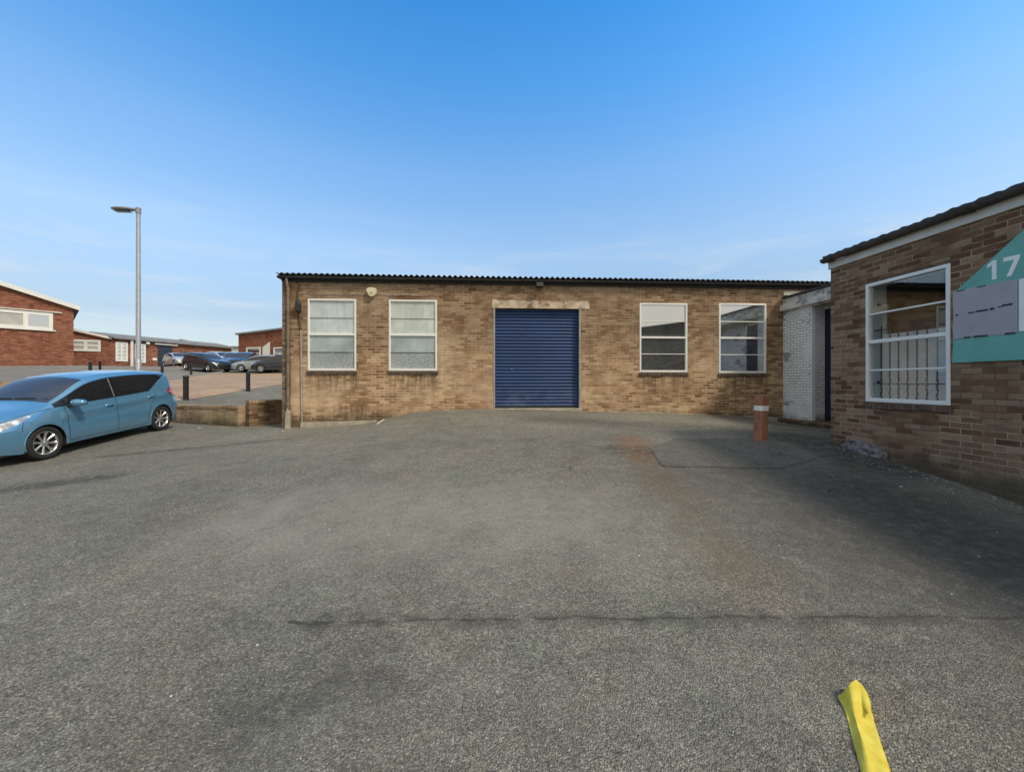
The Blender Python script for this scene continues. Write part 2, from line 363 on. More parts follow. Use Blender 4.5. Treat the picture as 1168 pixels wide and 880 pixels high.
# asphalt: one world-space material
def asphalt(name, base, spots=True, stains_shade=True):
    t = NT(name); P = t.pos(); x, y, z = t.xyz(P); P2 = t.vec(x, y, 0.)
    big = t.noise(P2, .33, 6, .62, .4); med = t.noise(P2, 2.3, 6, .65); hue = t.noise(P2, 1.3, 5, .6); sm = t.noise(P2, 30., 5, .75)
    c = t.ramp(t.math('ADD', t.math('MULTIPLY', big, .6), t.math('MULTIPLY', med, .4)),
               [(.34, tuple(b * .66 for b in base)), (.5, base), (.66, tuple(b * 1.32 for b in base))])
    c = t.mix(1., c, t.ramp(hue, [(.3, (1.06, .985, .92)), (.5, (1., 1., 1.)), (.7, (.93, 1.01, .96))]), 'MULTIPLY')
    c = t.mix(1., c, t.ramp(t.noise(P2, 8., 5, .7), [(.32, .80), (.68, 1.18)]), 'MULTIPLY')
    v1 = t.n('TexVoronoi', {'Vector': P2, 'Scale': 125.}, feature='F1')
    rc = t.n('SeparateXYZ', {0: v1.outputs['Color']}).outputs
    c = t.mix(1., c, t.ramp(rc[0], [(.0, .50), (.45, .92), (.75, 1.12), (1., 1.65)]), 'MULTIPLY')
    gap = t.step(v1.outputs['Distance'], .35, .62)
    c = t.mix(t.math('MULTIPLY', gap, .42), c, tuple(b * .30 for b in base))
    c = t.mix(1., c, t.ramp(sm, [(.30, .62), (.50, 1.0), (.70, 1.32)]), 'MULTIPLY')
    c = t.mix(t.math('MULTIPLY', t.step(rc[1], .975, .985), .7), c, (.50, .48, .42))         # pale chippings
    wp = t.n('VectorMath', {0: P2, 1: t.n('TexNoise', {'Vector': P2, 'Scale': 1.4, 'Detail': 5.}).outputs['Color']}, operation='ADD').outputs[0]
    ck = t.n('TexVoronoi', {'Vector': wp, 'Scale': .55}, feature='DISTANCE_TO_EDGE').outputs['Distance']
    cf = t.math('MULTIPLY', t.math('SUBTRACT', 1., t.step(ck, .0015, .0075)), t.step(t.noise(P2, .8, 3), .50, .60))
    c = t.mix(t.math('MULTIPLY', cf, .55), c, (.05, .046, .04))
    if spots:
        v2 = t.n('TexVoronoi', {'Vector': P2, 'Scale': 5.5}, feature='F1')
        r2 = t.n('SeparateXYZ', {0: v2.outputs['Color']}).outputs
        sp = t.math('MULTIPLY', t.math('LESS_THAN', v2.outputs['Distance'], t.math('MULTIPLY', r2[1], .09)), t.math('GREATER_THAN', r2[0], .80))
        c = t.mix(t.math('MULTIPLY', sp, .8), c, (.55, .53, .48))
    if stains_shade:  # stains, plus shade painted into the asphalt colour
        def seg(pa, pb, w, col, amt, nsc=3., thin=False, wob=.3):
            a = onground(*pa); b = onground(*pb); d = Vector((b.x - a.x, b.y - a.y)); L = d.length; d /= L
            nd = t.math('MULTIPLY', t.math('SUBTRACT', t.noise(P2, nsc, 5, .65), .5), wob)
            qx = t.math('SUBTRACT', x, a.x); qy = t.math('SUBTRACT', y, a.y)
            al = t.math('ADD', t.math('MULTIPLY', qx, d.x), t.math('MULTIPLY', qy, d.y))
            al = t.math('SUBTRACT', al, t.math('MINIMUM', t.math('MAXIMUM', al, 0.), L))
            pe = t.math('ADD', t.math('MULTIPLY', qx, -d.y), t.math('MULTIPLY', qy, d.x))
            dist = t.math('SQRT', t.math('ADD', t.math('MULTIPLY', al, al), t.math('POWER', t.math('ADD', pe, nd if not thin else t.math('MULTIPLY', nd, .7)), 2.)))
            f = t.math('SUBTRACT', 1., t.step(dist, w * .15, w))
            f = t.math('MULTIPLY', f, t.math('MULTIPLY', t.math('ADD', t.math('MULTIPLY', t.step(t.noise(P2, nsc * 2.2, 6, .7), .33, .6), .55 if w > .8 else .9 if w < .05 else 1.), .45 if w > .8 else .1 if w < .05 else 0.), amt))
            return f, col
        lst = [seg((716, 500), (738, 520), .55, (.25, .120, .055), .75),
               seg((730, 520), (758, 552), .42, (.21, .115, .058), .60),
               seg((760, 560), (832, 640), .42, (.20, .155, .090), .50),
               seg((330, 710), (1168, 704), .020, (.045, .042, .038), .9, thin=True, wob=.16),
               seg((360, 709), (1100, 706), .10, (.09, .083, .074), .6, thin=True, wob=.3),
               seg((360, 706), (450, 706), .12, (.05, .048, .045), .6),
               seg((757, 533), (893, 535), .02, (.05, .046, .04), .7, thin=True, wob=.05),
               seg((741, 511), (757, 533), .03, (.06, .05, .03), .7, thin=True, wob=.05),
               seg((650, 503), (690, 512), .03, (.06, .065, .04), .7, thin=True, wob=.05),
               seg((690, 512), (741, 509), .03, (.06, .065, .04), .6, thin=True, wob=.05),
               seg((20, 556), (120, 544), .45, (.045, .043, .040), .75),
               seg((120, 520), (330, 500), .22, (.055, .052, .047), .7),
               seg((700, 512), (850, 520), .45, (.045, .044, .040), .55),  # shade left of the marker post, painted into the colour
               seg((880, 540), (1168, 680), 2.2, (.095, .090, .080), .72, wob=.8),  # broad shade by the right wall painted in, along with dirt
               seg((900, 497), (1000, 530), 1.0, (.035, .036, .030), .8),  # shade at the wall corner, painted as near-black colour
               seg((1000, 560), (1168, 640), 1.1, (.050, .047, .042), .70),  # more painted-in shade along the right wall
               seg((890, 484), (950, 492), .45, (.050, .055, .028), .7),
               seg((620, 478), (900, 490), .8, (.085, .080, .072), .65),
               seg((655, 503), (700, 500), .28, (.12, .145, .105), .55),
               seg((960, 498), (1168, 574), .16, (.045, .055, .022), .8),
               seg((330, 590), (640, 590), 1.5, (.37, .35, .295), .50, nsc=1.1, wob=1.2),  # broad paler area across the middle of the yard
               seg((250, 840), (420, 760), .35, (.075, .07, .066), .5, wob=.6),
               seg((360, 850), (900, 770), .5, (.21, .20, .18), .25, nsc=1.4, wob=.9)]
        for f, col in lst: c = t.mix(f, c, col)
    h = t.math('ADD', t.math('MULTIPLY', v1.outputs['Distance'], -1.), t.math('MULTIPLY', sm, .8))
    b1 = t.bump(h, 1., .012)
    return t.p(col=c, rough=.88, spec=.3, normal=t.bump(med, .25, .04, b1))
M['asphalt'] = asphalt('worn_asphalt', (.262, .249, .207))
M['patch'] = asphalt('patch_asphalt', (.19, .178, .152), False, False)
M['road'] = asphalt('dark_road_asphalt', (.135, .13, .125), False, False)
M['pave'] = asphalt('grey_paving', (.27, .25, .22), False, False)
t = NT('tan_block_paving'); P = t.pos(); x, y, z = t.xyz(P); P2 = t.vec(x, y, 0.)
bt = t.n('TexBrick', {'Vector': P2, 'Color1': (.40, .27, .165, 1), 'Color2': (.31, .21, .135, 1), 'Mortar': (.20, .145, .10, 1), 'Scale': 1., 'Mortar Size': .006, 'Brick Width': .2, 'Row Height': .1})
M['tan'] = t.p(col=t.mix(1., bt.outputs[0], t.ramp(t.noise(P2, .5, 6, .65), [(.3, .78), (.7, 1.22)]), 'MULTIPLY'), rough=.85)

# ------------------------------------------------------------ ground
def axis_coords(lo, hi, bands):
    out = [lo]
    while out[-1] < hi:
        c = out[-1]; st = 60.
        for a, b, s_ in bands:
            if a <= c < b: st = s_
        out.append(min(c + st, hi))
    return out
GX = axis_coords(-1500, 1500, [(-1500, -120, 120), (-120, -60, 8), (-60, -14, 1.), (-14, 14, .25), (14, 60, 4), (60, 1500, 120)])
GY = axis_coords(-1500, 2500, [(-1500, -60, 120), (-60, -4, 6), (-4, 14, .25), (14, 60, 1.), (60, 100, 8), (100, 2500, 160)])
mb = MB(); nx = len(GX)
vs = [(x, y, gz(x, y)) for y in GY for x in GX]
fs = [(j * nx + i, j * nx + i + 1, (j + 1) * nx + i + 1, (j + 1) * nx + i) for j in range(len(GY) - 1) for i in range(nx - 1)]
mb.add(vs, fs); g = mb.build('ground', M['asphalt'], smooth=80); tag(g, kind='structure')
def drape(name, poly, mat, dz, **kw):
    bm = bmesh.new(); vv = [bm.verts.new((p[0], p[1], 0)) for p in poly]; bm.faces.new(vv)
    x0, x1 = min(p[0] for p in poly), max(p[0] for p in poly); y0, y1 = min(p[1] for p in poly), max(p[1] for p in poly)
    for c in GX:
        if x0 < c < x1: bmesh.ops.bisect_plane(bm, geom=bm.verts[:] + bm.edges[:] + bm.faces[:], plane_co=(c, 0, 0), plane_no=(1, 0, 0))
    for c in GY:
        if y0 < c < y1: bmesh.ops.bisect_plane(bm, geom=bm.verts[:] + bm.edges[:] + bm.faces[:], plane_co=(0, c, 0), plane_no=(0, 1, 0))
    for v in bm.verts: v.co.z = gz(v.co.x, v.co.y) + dz
    bmesh.ops.recalc_face_normals(bm, faces=bm.faces)
    me = bpy.data.meshes.new(name); bm.to_mesh(me); bm.free(); me.materials.append(mat)
    if me.polygons and me.polygons[0].normal.z < 0: me.flip_normals()
    o = bpy.data.objects.new(name, me); COL.objects.link(o); return tag(o, **kw)
G = lambda px, py: tuple(onground(px, py))[:2]
def jag(pts, n=7, a=.05):
    out = []
    for i, p in enumerate(pts):
        q = pts[(i + 1) % len(pts)]
        for k in range(n):
            f = k / n; j = a if k else 0
            out.append((p[0] + (q[0] - p[0]) * f + random.uniform(-j, j), p[1] + (q[1] - p[1]) * f + random.uniform(-j, j)))
    return out
drape('asphalt_patch', jag([G(741, 511), G(757, 532), G(893, 534), G(935, 521), G(875, 499), G(770, 500)], 6, .02), M['patch'], .006, kind='structure')
# tan block-paved parking court, road behind the low wall, pavement on the left
w1 = onground(200, 457.5); w2 = onground(324, 438.5); k1_ = onground(186, 434); k2_ = onground(214, 430); k3_ = onground(234, 427)
dl = (Vector((w1.x, w1.y)) - Vector((w2.x, w2.y))).normalized() * 3
tanpoly = [(w1.x + dl.x, w1.y + dl.y), (w2.x, w2.y), (w2.x + 6, w2.y + 2.5), (w2.x + 6, k3_.y + 1.5), (k3_.x + .6, k3_.y + 1.5), (k3_.x, k3_.y), (k2_.x, k2_.y), (k1_.x, k1_.y), (w1.x + dl.x - .6, w1.y + dl.y + 1)]
drape('block_paving', tanpoly, M['tan'], .012, kind='structure')
drape('pavement', [(-75, 17.0), (-21.5, 17.0), (k1_.x - .3, k1_.y - 1), (k1_.x - .1, k1_.y), (k2_.x - .1, k2_.y), (k3_.x - .1, k3_.y), (-30, 38), (-75, 33)], M['pave'], .02, kind='structure')
def kerb(name, pts, w=.14, h=.12):
    mb = MB()
    dense = []
    for a, b in zip(pts, pts[1:]):
        a, b = Vector(a), Vector(b); n = max(2, int((b - a).length / .9))
        dense += [a + (b - a) * i / n for i in range(n)]
    dense.append(Vector(pts[-1]))
    vs = []; n = len(dense)
    for i, p in enumerate(dense):
        d = (dense[min(i + 1, n - 1)] - dense[max(i - 1, 0)]).normalized(); q = Vector((-d.y, d.x)) * w / 2
        z = gz(p.x, p.y)
        vs += [(p.x - q.x, p.y - q.y, z - .1), (p.x - q.x, p.y - q.y, z + h), (p.x + q.x, p.y + q.y, z + h), (p.x + q.x, p.y + q.y, z - .1)]
    fs = []
    for i in range(n - 1):
        for k in range(3): fs.append((i * 4 + k, i * 4 + k + 1, i * 4 + 5 + k, i * 4 + 4 + k))
    fs += [(0, 1, 2, 3), (n * 4 - 1, n * 4 - 2, n * 4 - 3, n * 4 - 4)]
    mb.add(vs, fs); return tag(mb.build(name, M['kerb']), kind='structure')
kerb('kerb', [(k1_.x - .3, k1_.y - 1.5), (k1_.x, k1_.y), (k2_.x, k2_.y), (k3_.x, k3_.y), (k3_.x + .3, k3_.y + 1.5)])

# ------------------------------------------------------------ main building
ROOF = rel(2.86)
W0, W1 = fx(323), 13.0
F = thing('brick_warehouse', 'long single-storey buff brick unit with four white windows and a central blue roller door', 'building', (0, FT, rel(-1.2)))
def facade_hole(a, b, top, bot): return (fx(a), fx(b), rel(bot), rel(top))
WIN = [facade_hole(351, 406.3, 2.24, .315), facade_hole(443.5, 498.5, 2.24, .315), facade_hole(729.5, 784, 2.23, .285), facade_hole(820, 874, 2.25, .265)]
DOOR = (fx(562.6), fx(662.6), rel(-.72), rel(2.045))
mb = MB()
wall(mb, 'y', FT, W0, W1, rel(-2.2), rel(2.74), WIN + [DOOR], .20, 1)
mb.add([(W0, FT, rel(-2.2)), (W0, FT, rel(2.74)), (W0, FT + 16, rel(2.74)), (W0, FT + 16, rel(-2.2))], [(0, 1, 2, 3)], 1)
mb.add([(W1, FT, rel(-2.2)), (W1, FT, rel(2.74)), (W1, FT + 16, rel(2.74)), (W1, FT + 16, rel(-2.2))], [(0, 1, 2, 3)], 1)
mb.add([(W0, FT + 16, rel(-2.2)), (W0, FT + 16, rel(2.74)), (W1, FT + 16, rel(2.74)), (W1, FT + 16, rel(-2.2))], [(0, 1, 2, 3)], 0)
mb.build('wall', [M['brick_front'], M['brick_side']], F)
MB().box(W0 + .3, W1 - .3, FT + 2.5, FT + 2.6, rel(-1.2), rel(2.7)).build('partition', M['soffit'], F)
# corrugated roof
def corrugated(x0, x1, y0, y1, z0, z1, pitch=.146, amp=.026, per=8):
    mb = MB(); n = int((x1 - x0) / pitch * per); vs = []
    for i in range(n + 1):
        x = x0 + (x1 - x0) * i / n; w = amp * math.cos(2 * PI * i / per)
        jig = .012 * math.sin(int(i / per / 6) * 12.9898)
        for (yy, zz) in ((y0 + jig, z0), (y1, z1)): vs.append((x, yy, zz + w)); vs.append((x, yy, zz + w - .010))
    fs = []
    for i in range(n):
        a = i * 4; fs += [(a, a + 4, a + 6, a + 2), (a + 1, a + 3, a + 7, a + 5), (a, a + 1, a + 5, a + 4)]
    return mb.add(vs, fs)
corrugated(W0 - .10, W1 + .1, FT - .19, FT + 8, ROOF, ROOF + 1.1).build('roof', M['roof_sheet'], F, smooth=60)
corrugated(W0 - .10, W1 + .1, FT + 16.1, FT + 8, ROOF, ROOF + 1.1).build('roof', M['roof_sheet'], F, smooth=60)
# gutter (half round) with joints
mb = MB(); r = .062
prof = [(FT - .115 + r * math.cos(q), ROOF - .055 + r * math.sin(q)) for q in [PI + PI * k / 8 for k in range(9)]]
prof += [(FT - .115 + (r - .006) * math.cos(q), ROOF - .055 + (r - .006) * math.sin(q)) for q in [2 * PI - PI * k / 8 for k in range(9)]]
mb.prism(prof, 'x', W0 - .08, W1)
for k in range(9):
    x = W0 + .9 + k * 1.85
    if x < W1: mb.prism([(FT - .115 + (r + .008) * math.cos(q), ROOF - .055 + (r + .008) * math.sin(q)) for q in [PI + PI * j / 8 for j in range(9)]], 'x', x, x + .06)
mb.build('gutter', M['gutter'], F, smooth=50)
MB().box(W0 - .02, W1, FT - .045, FT - .003, rel(2.68), rel(2.83)).build('fascia', M['soffit'], F)
MB().box(W0 - .06, W0 + .015, FT - .14, FT + 8, ROOF - .12, ROOF - .028).build('verge', M['gutter_old'], F)
# lintel, sill strip, jamb trims
mb = MB(); x0, x1 = DOOR[0] - .03, DOOR[1] + .24
pts = [(x0, rel(2.047))]; 
pts += [(x1, rel(2.047)), (x1, rel(2.24))]
n = 26
for i in range(n + 1):
    x = x1 - (x1 - x0) * i / n; pts.append((x, rel(2.245) + random.uniform(-.02, .035)))
mb.prism(pts, 'y', FT - .012, FT + .05); mb.build('lintel', M['lintel'], F)
MB().box(DOOR[0] - .04, DOOR[1] + .03, FT - .06, FT + .19, rel(-.86), rel(-.715)).build('threshold', M['concrete'], F, bevel=.008)
MB_pl = MB()
for a, b, h0, h1, d in [(345, 375, -1.06, -1.05, .12), (375, 430, -1.05, -1.02, .16), (662, 770, -.79, -.85, .02), (770, 893, -.87, -1.0, .025), (472, 560, -.80, -.735, .012)]:
    xa, xb = fx(a), fx(b)
    MB_pl.add([(xa, FT - d, rel(-1.6)), (xb, FT - d, rel(-1.6)), (xb, FT, rel(-1.6)), (xa, FT, rel(-1.6)), (xa, FT - d, rel(h0)), (xb, FT - d, rel(h1)), (xb, FT + .002, rel(h1)), (xa, FT + .002, rel(h0))],
              [(0, 3, 2, 1), (4, 5, 6, 7), (0, 1, 5, 4), (1, 2, 6, 5), (2, 3, 7, 6), (3, 0, 4, 7)])
MB_pl.build('footing', M['concrete'], F)
for sx, w in ((DOOR[0] + .004, .045), (DOOR[1] - .049, .045)):
    MB().box(sx, sx + w, FT - .008, FT + .10, rel(-.71), rel(2.04)).build('guide_rail', M['pipe_grey'], F, bevel=.004)
# roller shutter: interlocking curved slats, in one curtain mesh
mb = MB(); zz = rel(-.68); pitch = .092; prof = []
while zz < rel(2.03):
    for k in range(5):
        q = k / 4 * PI; prof.append((FT + .135 - .015 * math.sin(q), zz + (pitch - .016) * k / 4))
    prof.append((FT + .142, zz + pitch - .008)); zz += pitch
xs = (DOOR[0] + .05, DOOR[1] - .05); vs = [(x, p[0], min(p[1], rel(2.045))) for p in prof for x in xs]
mb.add(vs, [(2 * i, 2 * i + 1, 2 * i + 3, 2 * i + 2) for i in range(len(prof) - 1)])
sh = mb.build('roller_door', M['shutter'], F, smooth=50)
MB().box(DOOR[0] + .05, DOOR[1] - .05, FT + .10, FT + .135, rel(-.705), rel(-.655)).build('bottom_rail', M['blackmetal'], sh, bevel=.005)
mb = MB(); mb.lathe([(0, -.012), (.012, -.012), (.014, 0), (.0135, .006)], (fx(584), FT + .112, rel(.36)), 'y', 12); mb.build('lock', M['steel'], sh)

def window(parent, axis, pos, hole, inward, panes, sillmat, rails_white=True, thin=.012, inset=.07, transom=None, depthdir=1):
    a, b, z0, z1 = hole
    def bx(mb, u0, u1, d0, d1, c, e):
        d0, d1 = pos + inward * d0, pos + inward * d1
        if axis == 'y': mb.box(u0, u1, d0, d1, c, e)
        else: mb.box(d0, d1, u0, u1, c, e)
    fr = .048; h = (z1 - z0)
    mb = MB()
    bx(mb, a, a + fr, -.008, .06, z0, z1); bx(mb, b - fr, b, -.008, .06, z0, z1)
    bx(mb, a + fr, b - fr, -.008, .06, z1 - fr, z1); bx(mb, a + fr, b - fr, -.012, .06, z0, z0 + fr + .01)
    zm = z0 + h * .505
    bx(mb, a + fr, b - fr, -.010, .06, zm - .027, zm + .027)
    w = mb.build('window', M['white'], parent, bevel=.005)
    q1, q3 = (z0 + fr + zm) / 2, (zm + z1 - fr) / 2
    for q in (q1, q3):
        mb = MB(); bx(mb, a + fr, b - fr, .012, .05, q - thin, q + thin)
        mb.build('glazing_bar', M['white'] if rails_white else M['pipe_grey'], w, bevel=.003)
    lv = [z0 + fr, q1, zm, q3, z1 - fr]
    for i in range(4):
        mb = MB(); bx(mb, a + fr - .01, b - fr + .01, .030, .036, lv[i] + (.001 if i else -.01), lv[i + 1] - .001)
        mb.build('pane', M[panes[i]], w)
    mb = MB(); n = max(6, int((b - a + .1) / .078)); u0 = a - .03; st = (b - a + .06) / n
    for i in range(n):
        j = random.uniform(-.008, .008)
        bx(mb, u0 + i * st + .004, u0 + (i + 1) * st - .004, -.035 + j, .1, z0 - .095 + j * .5, z0 - .012)
    bx(mb, a - .03, b + .03, -.02, .1, z0 - .088, z0 - .018)
    mb.build('sill', sillmat, w, bevel=.006)
    return w
M['sill'] = simple('tile_sill', (.12, .08, .055), .85, var=.5, scale=12, bump=.4, dirt=((.06, .055, .04), .5))
window(F, 'y', FT, WIN[0], 1, ['pane_pattern', 'pane_blue', 'pane_white', 'pane_white'], M['sill'], False, .007)
window(F, 'y', FT, WIN[1], 1, ['pane_pattern2', 'pane_blue', 'pane_white2', 'pane_white2'], M['sill'], False, .006)
window(F, 'y', FT, WIN[2], 1, ['pane_dark', 'pane_dark', 'pane_dark', 'pane_dark'], M['sill'], True, .010)
window(F, 'y', FT, WIN[3], 1, ['pane_dark', 'pane_dark', 'pane_dark', 'pane_dark'], M['sill'], True, .012)
# end pier + downpipe + conduit
xp = fx(323)
mb = MB(); mb.box(xp - .012, xp + .20, FT - .04, FT + .01, rel(-2.0), rel(2.68)); mb.build('pier', brick('stained_pier_brick', 'x', [(p, (q[0] * .8, q[1] * .85, q[2] * .95)) for p, q in buff], (.22, .19, .15), streak=.5), F, bevel=.006)
xd = fx(330.3)
mb = MB(); mb.tube([(xd - .02, FT - .115, rel(2.75)), (xd - .02, FT - .115, rel(2.66)), (xd, FT - .085, rel(2.5)), (xd, FT - .085, rel(2.4)), (xd, FT - .085, rel(-.75))], .036, 12)
for z in (2.42, .55, -.62): mb.lathe([(.036, 0), (.048, .005), (.048, .055), (.036, .06)], (xd, FT - .085, rel(z)), 'z', 12)
mb.build('downpipe', M['pipe_brown'], F, smooth=50)
MB().prism([(xd - .07, rel(-1.5)), (xd + .06, rel(-1.5)), (xd + .055, rel(-.80)), (xd - .0, rel(-.68)), (xd - .05, rel(-.82))], 'y', FT - .145, FT - .03).build('pipe_base', M['concrete'], F, bevel=.012)
xc = fx(343.5)
mb = MB(); mb.tube([(xc, FT - .022, rel(1.4)), (xc + .03, FT - .022, rel(-1.1))], .020, 8)
for z in (1.1, .4, -.4): mb.box(xc - .035 + .01, xc + .045, FT - .03, FT, rel(z), rel(z) + .02)
mb.build('conduit', M['pipe_grey'], F, smooth=50)
# dark junction box and its cable
X = thing('junction_box', 'small black junction box hanging from a cable beside the leftmost front window', 'cable box', (fx(341), FT - .01, rel(2.0)))
bx_ = fx(341)
MB().prism([(bx_ - .06, rel(1.88)), (bx_ + .06, rel(1.88)), (bx_ + .065, rel(2.08)), (bx_ + .02, rel(2.2)), (bx_ - .05, rel(2.17))], 'y', FT - .11, FT).build('housing', M['blackmetal'], X, bevel=.012)
mb = MB(); mb.tube([(bx_ - .02, FT - .03, rel(2.15)), (bx_ - .03, FT - .03, rel(2.4)), (bx_ + .03, FT - .03, rel(2.6)), (bx_ - .06, FT - .06, rel(2.68))], .009, 6)
mb.tube([(bx_, FT - .03, rel(1.9)), (bx_ + .015, FT - .03, rel(1.6)), (xc, FT - .02, rel(1.38))], .011, 6)
mb.build('cable', M['black'], X, smooth=60)
# long thin cable under the eaves
mb = MB(); pts = []
for i in range(40):
    x = fx(341) + (fx(500) - fx(341)) * i / 39
    pts.append((x, FT - .012, rel(2.36) + .012 * math.sin(i * .9)))
mb.tube(pts, .006, 5); mb.build('wall_cable', M['pipe_grey'], F)
# cream siren box
cx = fx(424.5); cz0 = rel(2.42)
X = thing('alarm_siren', 'rounded cream alarm siren box high on the wall between the two left front windows', 'alarm box', (cx, FT, cz0))
poly = [(cx - .13, cz0 + .10), (cx - .14, cz0 + .03), (cx - .07, cz0 - .09), (cx - .02, cz0 - .13), (cx + .06, cz0 - .12), (cx + .13, cz0 - .02), (cx + .15, cz0 + .06), (cx + .10, cz0 + .12), (cx - .05, cz0 + .13)]
MB().prism(poly, 'y', FT - .10, FT - .012).build('housing', M['cream'], X, bevel=.02, seg=2, smooth=50)
MB().box(cx - .05, cx + .05, FT - .013, FT, cz0 - .06, cz0 + .06).build('back_plate', M['pipe_grey'], X)
mb = MB(); mb.lathe([(0, -.115), (.022, -.112), (.026, -.098)], (cx, FT, cz0 - .02), 'y', 12); mb.build('lens', M['lamp_grey'], X, smooth=True)
# security light above the door
cx = fx(614.5); cz0 = rel(2.66)
X = thing('security_light', 'small dark security light under the gutter above the blue roller door', 'wall light', (cx, FT, cz0))
MB().box(cx - .035, cx + .035, FT - .12, FT, cz0 - .02, cz0 + .03).build('bracket', M['blackmetal'], X, bevel=.004)
MB().prism([(FT - .25, cz0 - .06), (FT - .23, cz0 + .06), (FT - .12, cz0 + .07), (FT - .11, cz0 - .09)], 'x', cx - .10, cx + .10).build('housing', M['blackmetal'], X, bevel=.01)
MB().prism([(FT - .257, cz0 - .055), (FT - .251, cz0 - .058), (FT - .235, cz0 + .045), (FT - .240, cz0 + .047)], 'x', cx - .08, cx + .08).build('lens', M['carglass'], X)
# white stick leaning in the gutter of the kerb
p = onground(430, 484); q = onground(438, 480.5)
tag(MB().tube([(p.x, p.y, p.z + .015), ((p.x + q.x) / 2, (p.y + q.y) / 2, (p.z + q.z) / 2 + .03), (q.x, q.y, q.z + .05)], .014, 7).build('broken_batten', M['chalk']), 'thin white broken batten lying at the foot of the front wall below the alarm siren', 'debris')

# ------------------------------------------------------------ link building with white wall
L = thing('link_building', 'low white painted brick link with flaking fascia and navy door in the corner', 'building', (8.45, 9.9, rel(-1.0)))
mb = MB()
xl = 8.45; yr_ = 9.98
mb.add([(xl, FT - .01, rel(-1.5)), (xl, FT - .01, rel(2.1)), (xl, yr_, rel(2.1)), (xl, yr_, rel(-1.5))], [(0, 1, 2, 3)], 0)
mb.add([(xl, yr_, rel(-1.5)), (xl, yr_, rel(2.1)), (8.83, yr_, rel(2.1)), (8.83, yr_, rel(-1.5))], [(0, 1, 2, 3)], 1)
mb.add([(8.83, 8.85, rel(-1.5)), (8.83, 8.85, rel(2.1)), (8.83, 6.3, rel(2.1)), (8.83, 6.3, rel(-1.5))], [(0, 1, 2, 3)], 0)
mb.add([(8.83, yr_, rel(1.92)), (8.83, yr_, rel(2.1)), (8.83, 8.85, rel(2.1)), (8.83, 8.85, rel(1.92))], [(0, 1, 2, 3)], 0)
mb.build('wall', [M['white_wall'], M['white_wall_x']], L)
MB().prism([(xl, yr_), (xl + .004, yr_ - .02), (xl + .1, yr_ - .02), (xl + .1, yr_)], 'z', rel(-1.0), rel(2.0)).build('corner_bead', M['white'], L)
d = MB().box(8.832, 8.90, 8.852, yr_ + .06, rel(-1.0), rel(1.92)).build('door', M['darkblue'], L, bevel=.004)
MB().box(8.78, 8.832, 8.9, 9.0, rel(.0), rel(.04)).build('handle', M['steel'], d, bevel=.008)
MB().box(8.33, 8.60, 6.3, FT - .02, rel(2.03), rel(2.20)).build('fascia', M['fascia_old'], L, bevel=.012)
MB().box(8.42, 8.62, 6.3, FT - .02, rel(2.202), rel(2.38)).build('upper_fascia', M['fascia_old'], L, bevel=.012)
MB().prism([(8.36, rel(2.383)), (8.36, rel(2.43)), (12.8, rel(2.9)), (12.8, rel(2.383))], 'y', 6.3, FT - .05).build('roof', M['roof_sheet'], L)
MB().box(8.45, 8.83, 6.3, yr_, rel(2.0), rel(2.028)).build('soffit', M['fascia_old'], L)
MB().box(fx(893), fx(917), FT - .04, FT - .002, rel(2.50), rel(2.61)).build('flashing', M['fascia_old'], L)
MB().prism([(8.18, 6.3), (8.80, 6.3), (8.80, FT - .04), (8.25, FT - .04)], 'z', rel(-1.6), rel(-1.01)).build('step', brick('step_brick', 'y', buff, (.3, .24, .16), basez=rel(-1.08)), L, bevel=.01)

# ------------------------------------------------------------ side building on the right
B = thing('brick_annexe', 'near buff brick building on the right with barred white window under a white fascia', 'building', (SX, 4, rel(-1.3)))
BW = (sy(1084.2), sy(987.5), rel(-.294), rel(1.515))
mb = MB(); YC = sy(947.6)
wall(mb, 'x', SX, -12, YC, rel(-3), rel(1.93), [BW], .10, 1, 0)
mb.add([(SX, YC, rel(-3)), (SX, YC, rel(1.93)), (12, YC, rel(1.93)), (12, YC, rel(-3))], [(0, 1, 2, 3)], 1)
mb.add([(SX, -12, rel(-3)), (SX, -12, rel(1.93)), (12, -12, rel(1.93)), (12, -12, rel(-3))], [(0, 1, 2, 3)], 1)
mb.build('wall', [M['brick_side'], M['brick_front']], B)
MB().box(SX - .035, SX + .12, -12, YC + .02, rel(1.932), rel(2.055)).build('fascia', M['fascia'], B, bevel=.006)
# gutter and ragged sheet edge
mb = MB(); r = .066; gx, gz0 = SX - .105, rel(2.10)
prof = [(gx + r * math.cos(q), gz0 + r * math.sin(q)) for q in [PI + PI * k / 8 for k in range(9)]] + [(gx + (r - .007) * math.cos(q), gz0 + (r - .007) * math.sin(q)) for q in [2 * PI - PI * k / 8 for k in range(9)]]
mb.prism([(p[0], p[1]) for p in prof], 'y', -12, YC + .03)
for k in range(10):
    y = YC - .15 - 1.83 * k + (.0 if k else .1)
    mb.prism([(gx + (r + .012) * math.cos(q), gz0 + (r + .012) * math.sin(q)) for q in [PI + PI * j / 8 for j in range(9)]], 'y', y - .10, y)
mb.prism([(gx + r * math.cos(q), gz0 + r * math.sin(q)) for q in [PI + PI * k / 8 for k in range(9)]], 'y', YC + .029, YC + .038)
mb.build('gutter', M['gutter_old'], B, smooth=50)
mb = MB(); n = 130; vs = []
for i in range(n * 8 + 1):
    y = YC + .02 - i * .146 / 8; w = .006 * math.cos(2 * PI * i / 8) + .004 * math.sin(i * .37); jg = .012 * math.sin(int(i / 8 / 6) * 7.7) + .004 * math.sin(i * 1.3)
    for x, z in ((SX - .13 + jg, rel(2.148)), (12.2, rel(3.0))): vs += [(x, y, z + w), (x, y, z + w - .045)]
fs = []
